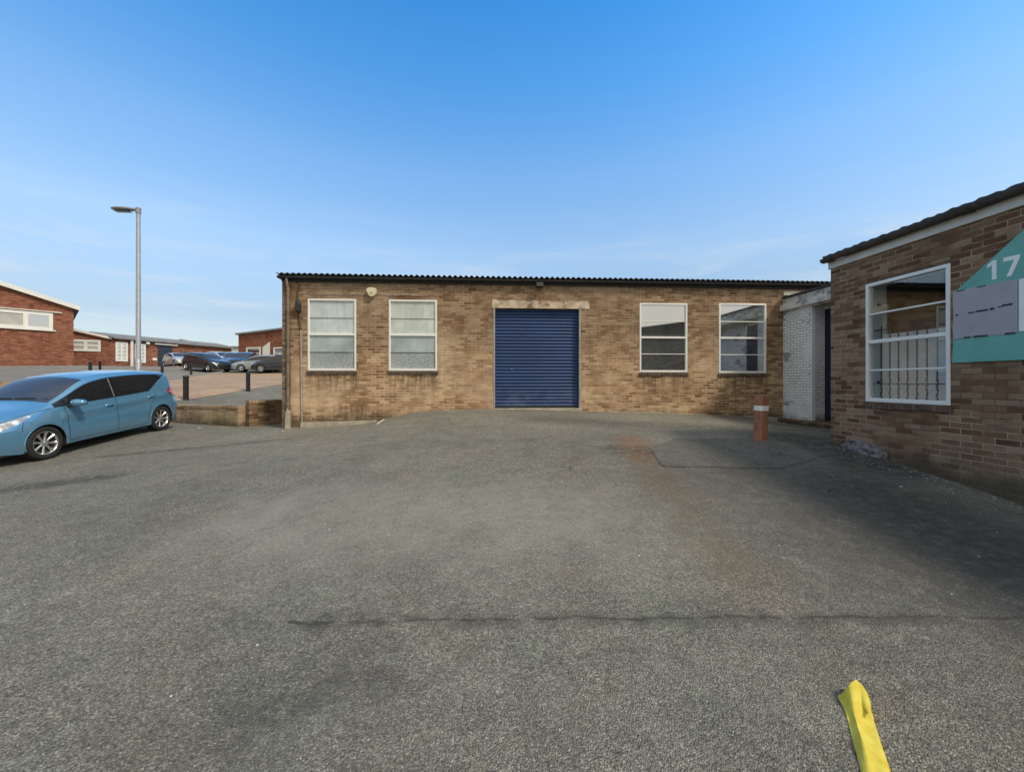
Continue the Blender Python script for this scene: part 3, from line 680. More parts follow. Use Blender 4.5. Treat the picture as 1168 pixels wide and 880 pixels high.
for i in range(n * 8): a = i * 4; fs += [(a, a + 4, a + 6, a + 2), (a + 1, a + 3, a + 7, a + 5), (a, a + 1, a + 5, a + 4)]
mb.add(vs, fs).build('roof', M['roof_sheet'], B, smooth=60)
W = window(B, 'x', SX, BW, 1, ['clear'] * 4, M['sill'], True, .012)
# reveal, room and blinds behind the glass
a, b, z0, z1 = BW
mb = MB()
for (u0, u1, c, e) in ((a - .02, a, z0, z1), (b, b + .02, z0, z1)): mb.box(SX + .07, SX + .36, u0, u1, c, e)
mb.box(SX + .07, SX + .36, a, b, z1, z1 + .02); mb.box(SX + .07, SX + .36, a, b, z0 - .02, z0)
mb.build('window_reveal', simple('reveal_plaster', (.78, .78, .75), .8), B)
mb = MB(); mb.box(SX + 2.6, SX + 2.7, a - 2, b + .3, rel(-1), rel(1.9)); mb.box(SX + .36, SX + 2.7, a - 2.1, a - 2, rel(-1), rel(1.9)); mb.box(SX + .36, SX + 2.7, b + .3, b + .31, rel(-1), rel(1.9)); mb.box(SX + .36, SX + 2.7, a - 2, b + .3, rel(1.85), rel(1.9)); mb.box(SX + .36, SX + 2.7, a - 2, b + .3, rel(-1.05), rel(-1.0))
mb.box(SX + .34, SX + .36, a - 2, a, rel(-1), rel(1.9)); mb.box(SX + .34, SX + .36, b, b + .31, rel(-1), rel(1.9))
mb.build('room', simple('dim_room', (.10, .095, .085), .9), B)
mb = MB(); k = 9; st = (b - a) / k
for i in range(k):
    y = a + st * (i + .5); w = st * .44
    mb.add([(SX + .26, y - w, z0), (SX + .24, y + w, z0), (SX + .24, y + w, rel(.74)), (SX + .26, y - w, rel(.74))], [(0, 1, 2, 3)])
    mb.add([(SX + .264, y - w, z0), (SX + .244, y + w, z0), (SX + .244, y + w, rel(.74)), (SX + .264, y - w, rel(.74))], [(0, 3, 2, 1)])
tl = mb.build('blind', simple('grey_blind', (.80, .81, .82), .8, var=.06), B)
mb = MB()
for i in range(k + 1):
    y = a + st * i + .012; mb.tube([(SX + .14, y + .006 * math.sin(j * 1.15 + i), z0 + j * .022) for j in range(18)] + [(SX + .14, y, rel(.14)), (SX + .14, y, rel(.86))], [.0085 + .005 * (j % 3 == 0) for j in range(18)] + [.009, .009], 6)
mb.tube([(SX + .14, a, rel(-.02)), (SX + .14, b - .12, rel(-.02))], .008, 6); mb.tube([(SX + .14, a, rel(.80)), (SX + .14, b - .02, rel(.80))], .012, 6)
mb.build('security_bars', M['blackmetal'], B)
mb = MB(); mb.box(SX + .37, SX + .40, a - .02, b, rel(.74), rel(.98)); mb.build('blind_box', M['black'], B)
for z in (.0, 1.2):
    mb = MB(); mb.lathe([(0, -.03), (.022, -.028), (.026, 0)], (SX + .2, b - .0, rel(z)), 'y', 10); mb.build('bar_fixing', M['blackmetal'], B)
# edge lintel over the window
MB().box(SX - .006, SX + .05, a - .08, b + .12, z1 + .002, z1 + .04).build('lintel', M['sill'], B)

# sign board 17
SG = thing('house_shaped_sign', 'teal house-shaped sign board with white 17 above a blank grey plate on the right wall', 'sign', (SX - .03, 4.0, rel(.25)))
yl, yrr = sy(1090), sy(1090) - 1.62
ym = (yl + yrr) / 2
slope = .80; zs = rel(1.14)
apex = zs + slope * (yl - ym)
pent = [(yl + .012, rel(.245)), (yl + .0, rel(.55)), (yl - .03, zs), (ym, apex), (yrr + .03, zs), (yrr, rel(.245))]
MB().prism(pent, 'x', SX - .035, SX - .008).build('board', M['teal'], SG, bevel=.003)
mb = MB(); pp = [(yl - .005, rel(.545)), (yl - .01, rel(1.135))]
n = 14
y0p, y1p = yl - .005, sy(1164.5)
pts = [(y0p, rel(.545))] + [(y0p + random.uniform(-.006, .004), rel(.545 + .59 * i / n)) for i in range(1, n)] + \
      [(y0p + (y1p - y0p) * i / n, rel(1.135) + random.uniform(-.005, .006)) for i in range(n + 1)] + \
      [(y1p + (y0p - y1p) * i / n, rel(.545) + random.uniform(-.006, .006)) for i in range(n)]
mb.prism(pts, 'x', SX - .042, SX - .0355).build('cover_plate', M['signgrey'], SG)
MB().box(SX - .041, SX - .0355, y1p - .012, y1p - .55, rel(.56), rel(1.13)).build('side_panel', M['signwhite'], SG)
mb = MB()
def dash(u0, u1, z, h):
    mb = MB()
    n = 6; top = []; bot = []
    for i in range(n + 1):
        u = u0 + (u1 - u0) * i / n
        top.append((u, rel(z) + h * random.uniform(.4, .6))); bot.append((u, rel(z) - h * random.uniform(.4, .6)))
    mb.prism(bot + top[::-1], 'x', SX - .0445, SX - .0425).build('black_mark', M['black'], SG)
for pa, pb, z, h in [(1093.5, 1097, .835, .018), (1108, 1116, .84, .014), (1117, 1131, .845, .020), (1133, 1138, .85, .024), (1142, 1148, .86, .012), (1147, 1159, .87, .020)]:
    dash(sy(pa), sy(pb), z, h)
for pa, pb in ((1103, 1110), (1114, 1130), (1150, 1162)): dash(sy(pa), sy(pb), .548, .018)
for pa, pb in ((1094, 1104), (1118, 1128)): dash(sy(pa), sy(pb), 1.132, .012)
def glyph(y0, y1, z0, z1, polys, name):     # polys in unit box, u to the right as seen (towards smaller y)
    for pl in polys:
        MB().prism([(y0 + (y1 - y0) * u, z0 + (z1 - z0) * v) for u, v in pl], 'x', SX - .0385, SX - .0352).build(name, M['signwhite'], SG)
zb, zt = rel(1.185), rel(1.405)
glyph(sy(1129.3), sy(1140), zb, zt, [[(.52, 0), (1, 0), (1, 1), (.62, 1), (.05, .84), (0, .66), (.52, .78)]], 'digit')
glyph(sy(1148), sy(1167), zb, zt, [[(.18, 0), (.48, 0), (1, .84), (1, 1), (0, 1), (0, .80), (.66, .80)]], 'digit')
for fy, fz_ in ((yl - .06, .30), (yl - .55, .30), (yl - .10, 1.17), (yl - .30, .40)):
    MB().lathe([(0, -.042), (.006, -.041), (.009, -.036)], (SX, fy, rel(fz_)), 'x', 10).build('fixing', M['steel'], SG)
MB().box(SX - .04, SX - .0, ym - .03, ym + .03, apex - .03, apex + .05).build('bracket', M['steel'], SG)

# broken concrete against the wall
mb = MB(); base = onground(992, 520); bm_pts = []
def rock(name, pts, mat, label, cat, sub=2, disp=.015, group=None):
    bm = bmesh.new()
    for p in pts: bm.verts.new(p)
    bmesh.ops.convex_hull(bm, input=bm.verts)
    bmesh.ops.subdivide_edges(bm, edges=bm.edges[:], cuts=3, use_grid_fill=True)
    bmesh.ops.triangulate(bm, faces=bm.faces)
    for v in bm.verts:
        v.co += Vector((random.uniform(-disp, disp), random.uniform(-disp, disp), random.uniform(-disp, disp)))
    me = bpy.data.meshes.new(name); bm.to_mesh(me); bm.free(); me.materials.append(mat)
    o = bpy.data.objects.new(name, me); COL.objects.link(o); return tag(o, label, cat, group)
ya, yb = sy(966), sy(1013)
ga = gz(SX, ya); gb = gz(SX, yb)
M['rubble'] = simple('grey_rubble', (.17, .16, .155), .95, var=.6, scale=16, bump=.8, dirt=((.04, .038, .035), .52))
rock('concrete_lump', [(SX - .01, ya, ga + .14), (SX - .01, ya - .1, ga + .16), (SX - .10, ya, ga + .06), (SX - .11, ya - .05, ga - .03), (SX - .01, yb + .1, gb + .17), (SX - .01, yb, gb + .08), (SX - .13, yb + .12, gb - .03),
      (SX - .11, yb + .04, gb + .04), (SX - .07, yb + .18, gb + .13), (SX - .005, yb, gb - .02), (SX - .005, ya, ga - .02)], M['rubble'],
     'rough grey lump of broken concrete at the foot of the right-hand wall', 'debris', disp=.020)

# ------------------------------------------------------------ timber bollard by the facade
bp = at(867.5, 502, 7.3); bz = gz(bp.x, bp.y)
M['rustpost'] = simple('terracotta_post_paint', (.31, .138, .080), .7, var=.22, scale=7, bump=.3, dirt=((.16, .075, .045), .57))
X = thing('marker_post', 'terracotta post with white band and broken top standing by the right end of the facade', 'bollard', (bp.x, bp.y, bz), rot=(0, math.radians(1.5), math.radians(8)))
w = .098; mb = MB(); n = 16; H = .84
ring = []
for k in range(n):
    q = 2 * PI * (k + .5) / n; c_, s_ = math.cos(q), math.sin(q)
    f = 1 / (abs(c_) ** 4 + abs(s_) ** 4) ** .25; ring.append((w * f * c_, w * f * s_))
vs = []
zl_ = [-.15, 0, .2, .4, .6, .74]
for z in zl_: vs += [(x, y, z) for x, y in ring]
tops = [.83, .80, .84, .79, .83, .77, .81, .80, .84, .78, .82, .85, .79, .83, .86, .80]
vs += [(x * .98, y * .98, tops[i]) for i, (x, y) in enumerate(ring)]; vs += [(x * .72, y * .72, tops[i] - .02) for i, (x, y) in enumerate(ring)]; vs += [(x * .6, y * .6, .70) for x, y in ring]
R_ = len(zl_) + 3
fs = [(j * n + i, j * n + (i + 1) % n, (j + 1) * n + (i + 1) % n, (j + 1) * n + i) for j in range(R_ - 1) for i in range(n)]; fs.append(tuple((R_ - 1) * n + i for i in range(n)))
mb.add(vs, fs).build('post', M['rustpost'], X, local=True, smooth=35)
mb = MB(); 
vs = [(x * 1.035, y * 1.035, z) for z in (.545, .635) for x, y in ring]; mb.add(vs, [(i, (i + 1) % n, n + (i + 1) % n, n + i) for i in range(n)]).build('band', M['white'], X, local=True, smooth=35)
mb = MB(); mb.lathe([(0.13, -.05), (.128, .012), (.10, .02)], (0, 0, 0), 'z', 14); mb.build('collar', M['rustpost'], X, local=True, smooth=35)

# ------------------------------------------------------------ low brick walls, bollards, lamp
Lc = at(280, 485, 11.15); Ll = at(198, 478, 12.5); Lr = (W0 + .1, at(323, 478, 12.8).y)
def lowwall(name, p, q, ztp, ztq, th, mat, label, cap=True):
    X = thing(name, label, 'wall', (p[0], p[1], gz(p[0], p[1])))
    p, q = Vector(p[:2]), Vector(q[:2]); d = (q - p).normalized(); nn = Vector((-d.y, d.x)) * th
    n = max(4, int((q - p).length / .45)); vs = []
    for i in range(n + 1):
        r_ = p + (q - p) * i / n; zt = ztp + (ztq - ztp) * i / n + random.uniform(-.008, .008)
        for (o_, z) in ((Vector((0, 0)), -.3 + gz(r_.x, r_.y)), (Vector((0, 0)), zt), (nn, zt), (nn, -.3 + gz(r_.x, r_.y))):
            vs.append((r_.x + o_.x, r_.y + o_.y, z))
    fs = [(i * 4 + k, i * 4 + k + 1, i * 4 + 5 + k, i * 4 + 4 + k) for i in range(n) for k in range(3)] + [(0, 1, 2, 3), tuple(n * 4 + k for k in (3, 2, 1, 0))]
    MB().add(vs, fs).build('brickwork', mat, X)
    if cap:
        m2 = MB(); L_ = (q - p).length; k = int(L_ / .08)
        for i in range(k):
            a_ = p + (q - p) * (i + .06) / k; b_ = p + (q - p) * (i + .94) / k; zt = ztp + (ztq - ztp) * (i + .5) / k + random.uniform(-.006, .008)
            o1 = -nn * .06; o2 = nn * 1.06; z0_ = zt - .02; z1_ = zt + .055
            c4 = [(a_ + o1), (b_ + o1), (b_ + o2), (a_ + o2)]
            m2.add([(v.x, v.y, z0_) for v in c4] + [(v.x, v.y, z1_) for v in c4], [(0, 3, 2, 1), (4, 5, 6, 7), (0, 1, 5, 4), (1, 2, 6, 5), (2, 3, 7, 6), (3, 0, 4, 7)])
        m2.build('coping', M['brick_low'], X)
    return X
lowwall('low_brick_wall', (Lc.x, Lc.y), (Ll.x - 1.5, Ll.y + .35), rel(-.70), rel(-.74), .22, M['brick_low'], 'low buff brick wall running left behind the blue car towards the road')
lowwall('corner_brick_wall', (Lc.x + .02, Lc.y - .02), Lr, rel(-.56), rel(-.56), -.22, M['brick_low_y'], 'taller stained brick wall return with painted-in shade against the left end of the long building', True)
q1 = at(-40, 440, 14.5); q2 = at(33, 441, 15.2)
lowwall('low_brick_wall', (q1.x, q1.y), (q2.x, q2.y), rel(.04), rel(-.10), .22, M['brick_low'], 'low dark brick wall seen over the blue car bonnet at the left edge')
proto = None
def black_bollard(px, py, Z, h, label, wd=.075):
    p = at(px, py, Z); z = gz(p.x, p.y)
    X = thing('black_bollard', label, 'bollard', (p.x, p.y, z), 'black bollards along the parking court')
    X.scale = (1, 1, h)
    mb = MB(); r = wd
    mb.lathe([(r * 1.25, -.1), (r * 1.25, .03), (r, .05), (r, .90), (r * 1.12, .91), (r * 1.12, .95), (r * .9, .99), (r * .4, 1.0), (0, 1.0)], (0, 0, 0), 'z', 14)
    mb.build('shaft', M['black'], X, local=True, smooth=40)
for a_ in [(212, 456, 15.7, .97, 'thick black bollard beside the tail of the blue car', .095), (283, 446, 19, .92, 'black bollard at the road edge left of the long brick building', .09),
           (185, 433, 25.8, .95, 'black bollard just above the blue car tailgate near the dark blue door', .08), (218, 428, 30, .85, 'black bollard at the kerb in front of the black estate car', .075),
           (103, 430, 25, .98, 'black bollard above the middle of the blue car roof', .085), (114, 430, 28, .85, 'smaller black bollard just right of the one above the car roof', .07),
           (156, 430, 23, .95, 'black bollard at the foot of the street lamp', .09)]:
    black_bollard(*a_)
lp = at(157.8, 446, 16); lz = gz(lp.x, lp.y)
X = thing('street_lamp', 'tall grey steel street lamp with flat lantern behind the blue car', 'street lamp', (lp.x, lp.y, lz))
topz = EYE + (436 - 240) / FPX * 16
mb = MB(); mb.tube([(lp.x, lp.y, lz - .2), (lp.x, lp.y, lz + 1.3)], .098, 16); mb.tube([(lp.x, lp.y, lz + 1.3), (lp.x, lp.y, lz + 1.36), (lp.x, lp.y, topz)], [.098, .084, .068], 16)
mb.build('pole', M['steel'], X, smooth=45)
ux = Vector((-CA, SA, 0))       # arm direction
def arm(u, v, z): return (lp.x + ux.x * u - ux.y * v, lp.y + ux.y * u + ux.x * v, topz + z)
mb = MB(); mb.tube([arm(-.08, 0, .02), arm(.18, 0, .035)], .055, 10); mb.tube([arm(0, 0, -.12), arm(0, 0, .1)], .09, 10); mb.build('bracket', M['lamp_grey'], X, smooth=45)
secs = [(.12, .07, .05, .04), (.3, .13, .075, .06), (.6, .17, .09, .07), (.85, .165, .085, .06), (1.0, .12, .06, .04), (1.06, .05, .03, .02)]
vs = []; 
for u, w, hu, hd in secs:
    for k in range(12):
        q = 2 * PI * k / 12; zz_ = math.sin(q) * (hu if math.sin(q) > 0 else hd); vs.append(arm(u, w * math.cos(q), .03 + u * .035 + zz_))
fs = [(j * 12 + i, j * 12 + (i + 1) % 12, (j + 1) * 12 + (i + 1) % 12, (j + 1) * 12 + i) for j in range(len(secs) - 1) for i in range(12)] + [tuple(range(12)), tuple((len(secs) - 1) * 12 + i for i in range(12))]
lt = MB().add(vs, fs).build('lantern', M['lamp_grey'], X, smooth=60)
mb = MB(); c4 = [arm(.32, -.1, -.045), arm(.92, -.1, -.025), arm(.92, .1, -.025), arm(.32, .1, -.045)]
mb.add(c4 + [(v[0], v[1], v[2] - .015) for v in c4], [(0, 1, 2, 3), (4, 5, 6, 7), (0, 1, 5, 4), (1, 2, 6, 5), (2, 3, 7, 6), (3, 0, 4, 7)]).build('lens', M['carglass'], lt)

# ------------------------------------------------------------ red brick units on the left
M['blindpane'] = simple('pale_window_pane', (.42, .42, .38), .3, var=.15, scale=1.5)
M['trimwhite'] = simple('white_trim', (.70, .69, .64), .6, var=.08, scale=1.)
def plain_window(parent, P3, u0, u1, z0, z1, mull=1, rails=0, pane='pane_dark', fw=.10, out=.03):
    """P3(u, z, d): point on wall plane, d outwards"""
    def bar(mb, a, b, c, e, d0, d1):
        vs = [P3(a, c, d0), P3(b, c, d0), P3(b, e, d0), P3(a, e, d0), P3(a, c, d1), P3(b, c, d1), P3(b, e, d1), P3(a, e, d1)]
        mb.add(vs, [(0, 3, 2, 1), (4, 5, 6, 7), (0, 1, 5, 4), (1, 2, 6, 5), (2, 3, 7, 6), (3, 0, 4, 7)])
    mb = MB()
    bar(mb, u0, u0 + fw, z0, z1, 0, out); bar(mb, u1 - fw, u1, z0, z1, 0, out); bar(mb, u0 + fw, u1 - fw, z1 - fw, z1, 0, out); bar(mb, u0 + fw, u1 - fw, z0, z0 + fw, 0, out + .03)
    for i in range(1, mull):
        c_ = u0 + (u1 - u0) * i / mull; bar(mb, c_ - fw * .6, c_ + fw * .6, z0 + fw, z1 - fw, 0, out)
    for i in range(1, rails + 1):
        c_ = z0 + (z1 - z0) * i / (rails + 1); bar(mb, u0 + fw, u1 - fw, c_ - fw * .35, c_ + fw * .35, 0, out * .8)
    w = mb.build('window', M['trimwhite'], parent)
    pn = pane if isinstance(pane, list) else [pane] * mull
    for i in range(mull):
        a_ = u0 + (u1 - u0) * i / mull + .02; b_ = u0 + (u1 - u0) * (i + 1) / mull - .02
        m2 = MB(); bar(m2, a_, b_, z0 + .02, z1 - .02, .002, .010); m2.build('pane', M[pn[i]], w)
    return w
# 1: tall gable end, left
c1 = at(84, 417, 34.3); c0 = at(-60, 418, 29.5)
dv = Vector((c0.x - c1.x, c0.y - c1.y)); Lg = dv.length; dv.normalize(); nv = Vector((dv.y, -dv.x))
if nv.y > 0: nv = -nv
U = thing('red_brick_unit', 'tall red brick gable building with white roof edge at the far left', 'building', (c1.x, c1.y, c1.z))
eav = EYE + (436 - 351) / FPX * 34.3; rise = .335
P1 = lambda u, z, d=0: (c1.x + dv.x * u + nv.x * d, c1.y + dv.y * u + nv.y * d, z)
Lx = Lg + 4; pk = eav + rise * Lx * .7
mb = MB(); back = -16
mb.add([P1(0, c1.z - 3), P1(Lx, c1.z - 3), P1(Lx, eav + rise * Lx * .4), P1(Lx * .7, pk), P1(0, eav)], [(0, 1, 2, 3, 4)], 0)
mb.add([P1(0, c1.z - 3), P1(0, c1.z - 3, back), P1(0, eav, back), P1(0, eav)], [(0, 1, 2, 3)], 1)
mb.build('wall', [M['brick_red_x'], M['brick_red_y']], U)
mb = MB(); e1, e2 = P1(-.35, eav - .10, .25), P1(Lx * .7, pk, .25)
def slab(p, q, dvec, th):
    p, q, dvec = Vector(p), Vector(q), Vector(dvec); zz_ = Vector((0, 0, th))
    return MB().add([p, q, q + dvec, p + dvec, p + zz_, q + zz_, q + dvec + zz_, p + dvec + zz_], [(0, 3, 2, 1), (4, 5, 6, 7), (0, 1, 5, 4), (1, 2, 6, 5), (2, 3, 7, 6), (3, 0, 4, 7)])
slab(e1, e2, (nv.x * (back - .25), nv.y * (back - .25), 0), .12).build('roof', M['roof_grey'], U)
slab(P1(-.38, eav - .22, .30), P1(Lx * .7, pk - .12, .30), (-nv.x * .045, -nv.y * .045, 0), .36).build('verge', M['trimwhite'], U)
def up(px):       # u on gable wall from pixel
    dx, dy = ray(px); # solve c1 + dv*u = t*(dx,dy)
    m = np.array([[dv.x, -dx], [dv.y, -dy]]); s_ = np.linalg.solve(m, [-c1.x, -c1.y]); return s_[0], s_[1]
u_a, Za = up(60.5); u_b, Zb = up(-40)
ZA = Za; zt_ = EYE + (436 - 357.5) / FPX * ZA; zb_ = EYE + (436 - 376.5) / FPX * ZA
plain_window(U, P1, u_a, u_b, zb_, zt_, 3, 0, ['pane_dark', 'blindpane', 'pane_dark'], .22, .06)
mb = MB(); 
slab(P1(u_a - .5, zt_ + .08, 0), P1(u_b, zt_ + .08, 0), (nv.x * .12, nv.y * .12, 0), .07).build('lintel', M['trimwhite'], U)
slab(P1(u_a - .15, zb_ - .1, 0), P1(u_b, zb_ - .1, 0), (nv.x * .14, nv.y * .14, 0), .09).build('sill', M['trimwhite'], U)
# 2: long low unit
k0 = at(84, 424, 40.5); k1 = at(127, 424, 42); k2 = at(264, 416, 54.5)
U2 = thing('red_brick_unit', 'long low red brick unit with grey sheet roof and a slate blue door', 'building', tuple(k1))
ev = EYE + (436 - 384.5) / FPX * 42
a2 = Vector((k1.x, k1.y)); b2 = Vector((k2.x, k2.y)); d2 = (b2 - a2).normalized(); n2 = Vector((d2.y, -d2.x))
if n2.dot(Vector((1, 0))) < 0: n2 = -n2
P2_ = lambda u, z, d=0: (a2.x + d2.x * u + n2.x * d, a2.y + d2.y * u + n2.y * d, z)
L2 = (b2 - a2).length
d3 = (Vector((k0.x, k0.y)) - a2).normalized(); n3 = Vector((-d3.y, d3.x))
if n3.y > 0: n3 = -n3
P3_ = lambda u, z, d=0: (a2.x + d3.x * u + n3.x * d, a2.y + d3.y * u + n3.y * d, z)
mb = MB(); low = k1.z - 3
mb.add([P2_(0, low), P2_(L2, low), P2_(L2, ev), P2_(0, ev)], [(0, 1, 2, 3)], 1)
gr = .25
mb.add([P3_(0, low), P3_(8, low), P3_(8, ev), P3_(3.2, ev + .60), P3_(0, ev)], [(0, 1, 2, 3, 4)], 0)
mb.add([P2_(L2, low), P2_(L2, low, -10), P2_(L2, ev + 1.5, -10), P2_(L2, ev)], [(0, 1, 2, 3)], 0)
mb.build('wall', [M['brick_red_x'], M['brick_red_y']], U2)
q0, q1_, = P2_(-.3, ev - .02, .35), P2_(L2 + .2, ev - .02, .35)
slab(q0, q1_, (-n2.x * 3.4, -n2.y * 3.4, .62), .10).build('roof', M['roof_grey'], U2)
slab(P3_(-.05, ev - .22, .22), P3_(3.2, ev - .20 + 3.2 * gr, .22), (n3.x * .05, n3.y * .05, 0), .24).build('verge', M['trimwhite'], U2)
MB().add([P2_(0, ev - .12, .38), P2_(L2, ev - .12, .38), P2_(L2, ev - .0, .38), P2_(0, ev - .0, .38), P2_(0, ev - .12, .30), P2_(L2, ev - .12, .30), P2_(L2, ev, .30), P2_(0, ev, .30)],
         [(0, 3, 2, 1), (4, 5, 6, 7), (0, 1, 5, 4), (1, 2, 6, 5), (2, 3, 7, 6), (3, 0, 4, 7)]).build('gutter', M['lamp_grey'], U2)
def u2(px):
    dx, dy = ray(px); m = np.array([[d2.x, -dx], [d2.y, -dy]]); s_ = np.linalg.solve(m, [-a2.x, -a2.y]); return s_[0], s_[1]
def u3(px):
    dx, dy = ray(px); m = np.array([[d3.x, -dx], [d3.y, -dy]]); s_ = np.linalg.solve(m, [-a2.x, -a2.y]); return s_[0], s_[1]
def zat(py, Z): return EYE + (436 - py) / FPX * Z
ua, Z_ = u3(115); ub, _ = u3(80)
plain_window(U2, P3_, ua, ub, zat(401, Z_), zat(388, Z_), 2, 1, 'blindpane', .22, .06)
for (p0, p1, t_, b_) in ((131.5, 145.5, 390, 412), (153.5, 166, 392, 413.5)):
    ua, Z_ = u2(p0); ub, Zb_ = u2(p1)
    plain_window(U2, P2_, ua, ub, zat(b_, (Z_ + Zb_) / 2), zat(t_, (Z_ + Zb_) / 2), 2, 4, 'pane_dark', .2, .06)
ua, Z_ = u2(180); ub, Zb_ = u2(196); Zm = (Z_ + Zb_) / 2
slab(P2_(ua, zat(394, Zm), 0), P2_(ub, zat(394, Zm), 0), (n2.x * .05, n2.y * .05, 0), -4.5).build('door', M['slate_door'], U2)
slab(P2_(ua - .4, zat(393.5, Zm), 0), P2_(ub + .5, zat(393.5, Zm), 0), (n2.x * .25, n2.y * .25, 0), .12).build('canopy', M['trimwhite'], U2)
for px in (149.5, 153.2):
    ua, Z_ = u2(px); pt = P2_(ua, 0, .12)
    MB().tube([(pt[0], pt[1], low), (pt[0], pt[1], zat(386 if px < 150 else 416, Z_))], .14 if px < 150 else .08, 8).build('downpipe', M['trimwhite'], U2)
ua, Z_ = u2(175); slab(P2_(ua - .12, zat(411, Z_), 0), P2_(ua + .3, zat(411, Z_), 0), (n2.x * .1, n2.y * .1, 0), .30).build('wall_box', M['trimwhite'], U2)
ua, Z_ = u2(166.5); slab(P2_(ua - .1, zat(392.5, Z_), 0), P2_(ua + .2, zat(392.5, Z_), 0), (n2.x * .3, n2.y * .3, 0), .25).build('wall_lamp', M['trimwhite'], U2)
# pale signs on the far end of this wall
for px0, px1, y0_, y1_ in ((248, 252, 401.5, 404), (207, 215, 399, 404)):
    ua, Z_ = u2(px0); ub, Zb_ = u2(px1)
    slab(P2_(ua, zat(y1_, Z_), 0.0), P2_(ub, zat(y1_, Z_), 0.0), (n2.x * .05, n2.y * .05, 0), (y1_ - y0_) / FPX * Z_).build('wall_patch', M['brick_low_y'] if px0 < 240 else M['trimwhite'], U2)
# 3: unit beyond the parked cars
m0 = at(272, 410, 55); m1 = at(330, 410, 53)
U3 = thing('red_brick_unit', 'small red brick unit with two white windows beyond the parked cars beside the long building', 'building', tuple(m0))
z30, z31 = zat(381.5, 55), zat(374.5, 53)
da = (Vector((m1.x, m1.y)) - Vector((m0.x, m0.y))); L3 = da.length; da.normalize(); n4 = Vector((da.y, -da.x))
P4 = lambda u, z, d=0: (m0.x + da.x * u + n4.x * d, m0.y + da.y * u + n4.y * d, z)
mb = MB(); sl = (z31 - z30) / L3; Lz = 14
mb.add([P4(0, m0.z - 4), P4(Lz, m0.z - 4), P4(Lz, z30 + sl * Lz), P4(0, z30)], [(0, 1, 2, 3)], 0)
mb.add([P4(0, m0.z - 4), P4(0, m0.z - 4, -12), P4(0, z30, -12), P4(0, z30)], [(0, 1, 2, 3)], 1)
mb.build('wall', [M['brick_red_x'], M['brick_red_y']], U3)
slab(P4(-.25, z30 - .05, .3), P4(Lz, z30 + sl * Lz - .05, .3), (-n4.x * 12, -n4.y * 12, 0), .22).build('roof', M['roof_grey'], U3)
def u4(px):
    dx, dy = ray(px); m = np.array([[da.x, -dx], [da.y, -dy]]); s_ = np.linalg.solve(m, [-m0.x, -m0.y]); return s_[0], s_[1]
for p0, p1 in ((281, 297.5), (312, 329)):
    ua, Z_ = u4(p0); ub, _ = u4(p1); plain_window(U3, P4, ua, ub, zat(410, Z_), zat(396, Z_), 1, 1, 'pane_dark', .2, .06)
ua, Z_ = u4(300); ub, _ = u4(308)
SGN = thing('wall_sign', 'white wall sign with slanted top between two windows of the far unit', 'sign', P4(ua, zat(407, Z_), .05))
MB().add([P4(ua, zat(407, Z_), .02), P4(ub, zat(407, Z_), .02), P4(ub, zat(390, Z_), .02), P4(ua, zat(396, Z_), .02), P4(ua, zat(407, Z_), .09), P4(ub, zat(407, Z_), .09), P4(ub, zat(390, Z_), .09), P4(ua, zat(396, Z_), .09)],
         [(0, 3, 2, 1), (4, 5, 6, 7), (0, 1, 5, 4), (1, 2, 6, 5), (2, 3, 7, 6), (3, 0, 4, 7)]).build('panel', M['trimwhite'], SGN)
# 4: pale building in the gap
m5 = at(262, 408, 66)
U4 = thing('white_building', 'pale rendered building glimpsed in the gap behind the parked cars', 'building', tuple(m5))
MB().box(m5.x - 1.5, m5.x + 6, m5.y, m5.y + 6, m5.z - 3, zat(396.5, 66)).build('wall', M['trimwhite'], U4)
MB().box(m5.x - 1.8, m5.x + 6.3, m5.y - .3, m5.y + 6.3, zat(396.5, 66) + .002, zat(394.8, 66)).build('roof', M['roof_grey'], U4)
plain_window(U4, lambda u, z, d=0: (m5.x + u, m5.y - d, z), .1, 1.6, zat(402.5, 66), zat(398, 66), 2, 0, 'pane_dark', .12, .04)

# ------------------------------------------------------------ cars
def pchip(xs, ys):
    xs = np.array(xs, float); ys = np.array(ys, float)
    if xs[0] > xs[-1]: xs, ys = xs[::-1], ys[::-1]
    h = np.diff(xs); d = np.diff(ys) / h; m = np.zeros(len(xs))
    for i in range(1, len(xs) - 1):
        if d[i - 1] * d[i] > 0:
            w1, w2 = 2 * h[i] + h[i - 1], h[i] + 2 * h[i - 1]; m[i] = (w1 + w2) / (w1 / d[i - 1] + w2 / d[i])
    m[0], m[-1] = d[0], d[-1]
    def f(x):
        x = min(max(x, xs[0]), xs[-1]); i = min(max(int(np.searchsorted(xs, x)) - 1, 0), len(h) - 1)
        t = (x - xs[i]) / h[i]; t2, t3 = t * t, t * t * t
        return float((2 * t3 - 3 * t2 + 1) * ys[i] + (t3 - 2 * t2 + t) * h[i] * m[i] + (-2 * t3 + 3 * t2) * ys[i + 1] + (t3 - t2) * h[i] * m[i + 1])
    return f
def T2(tab, c): return pchip([p[0] for p in tab], [p[c] for p in tab])
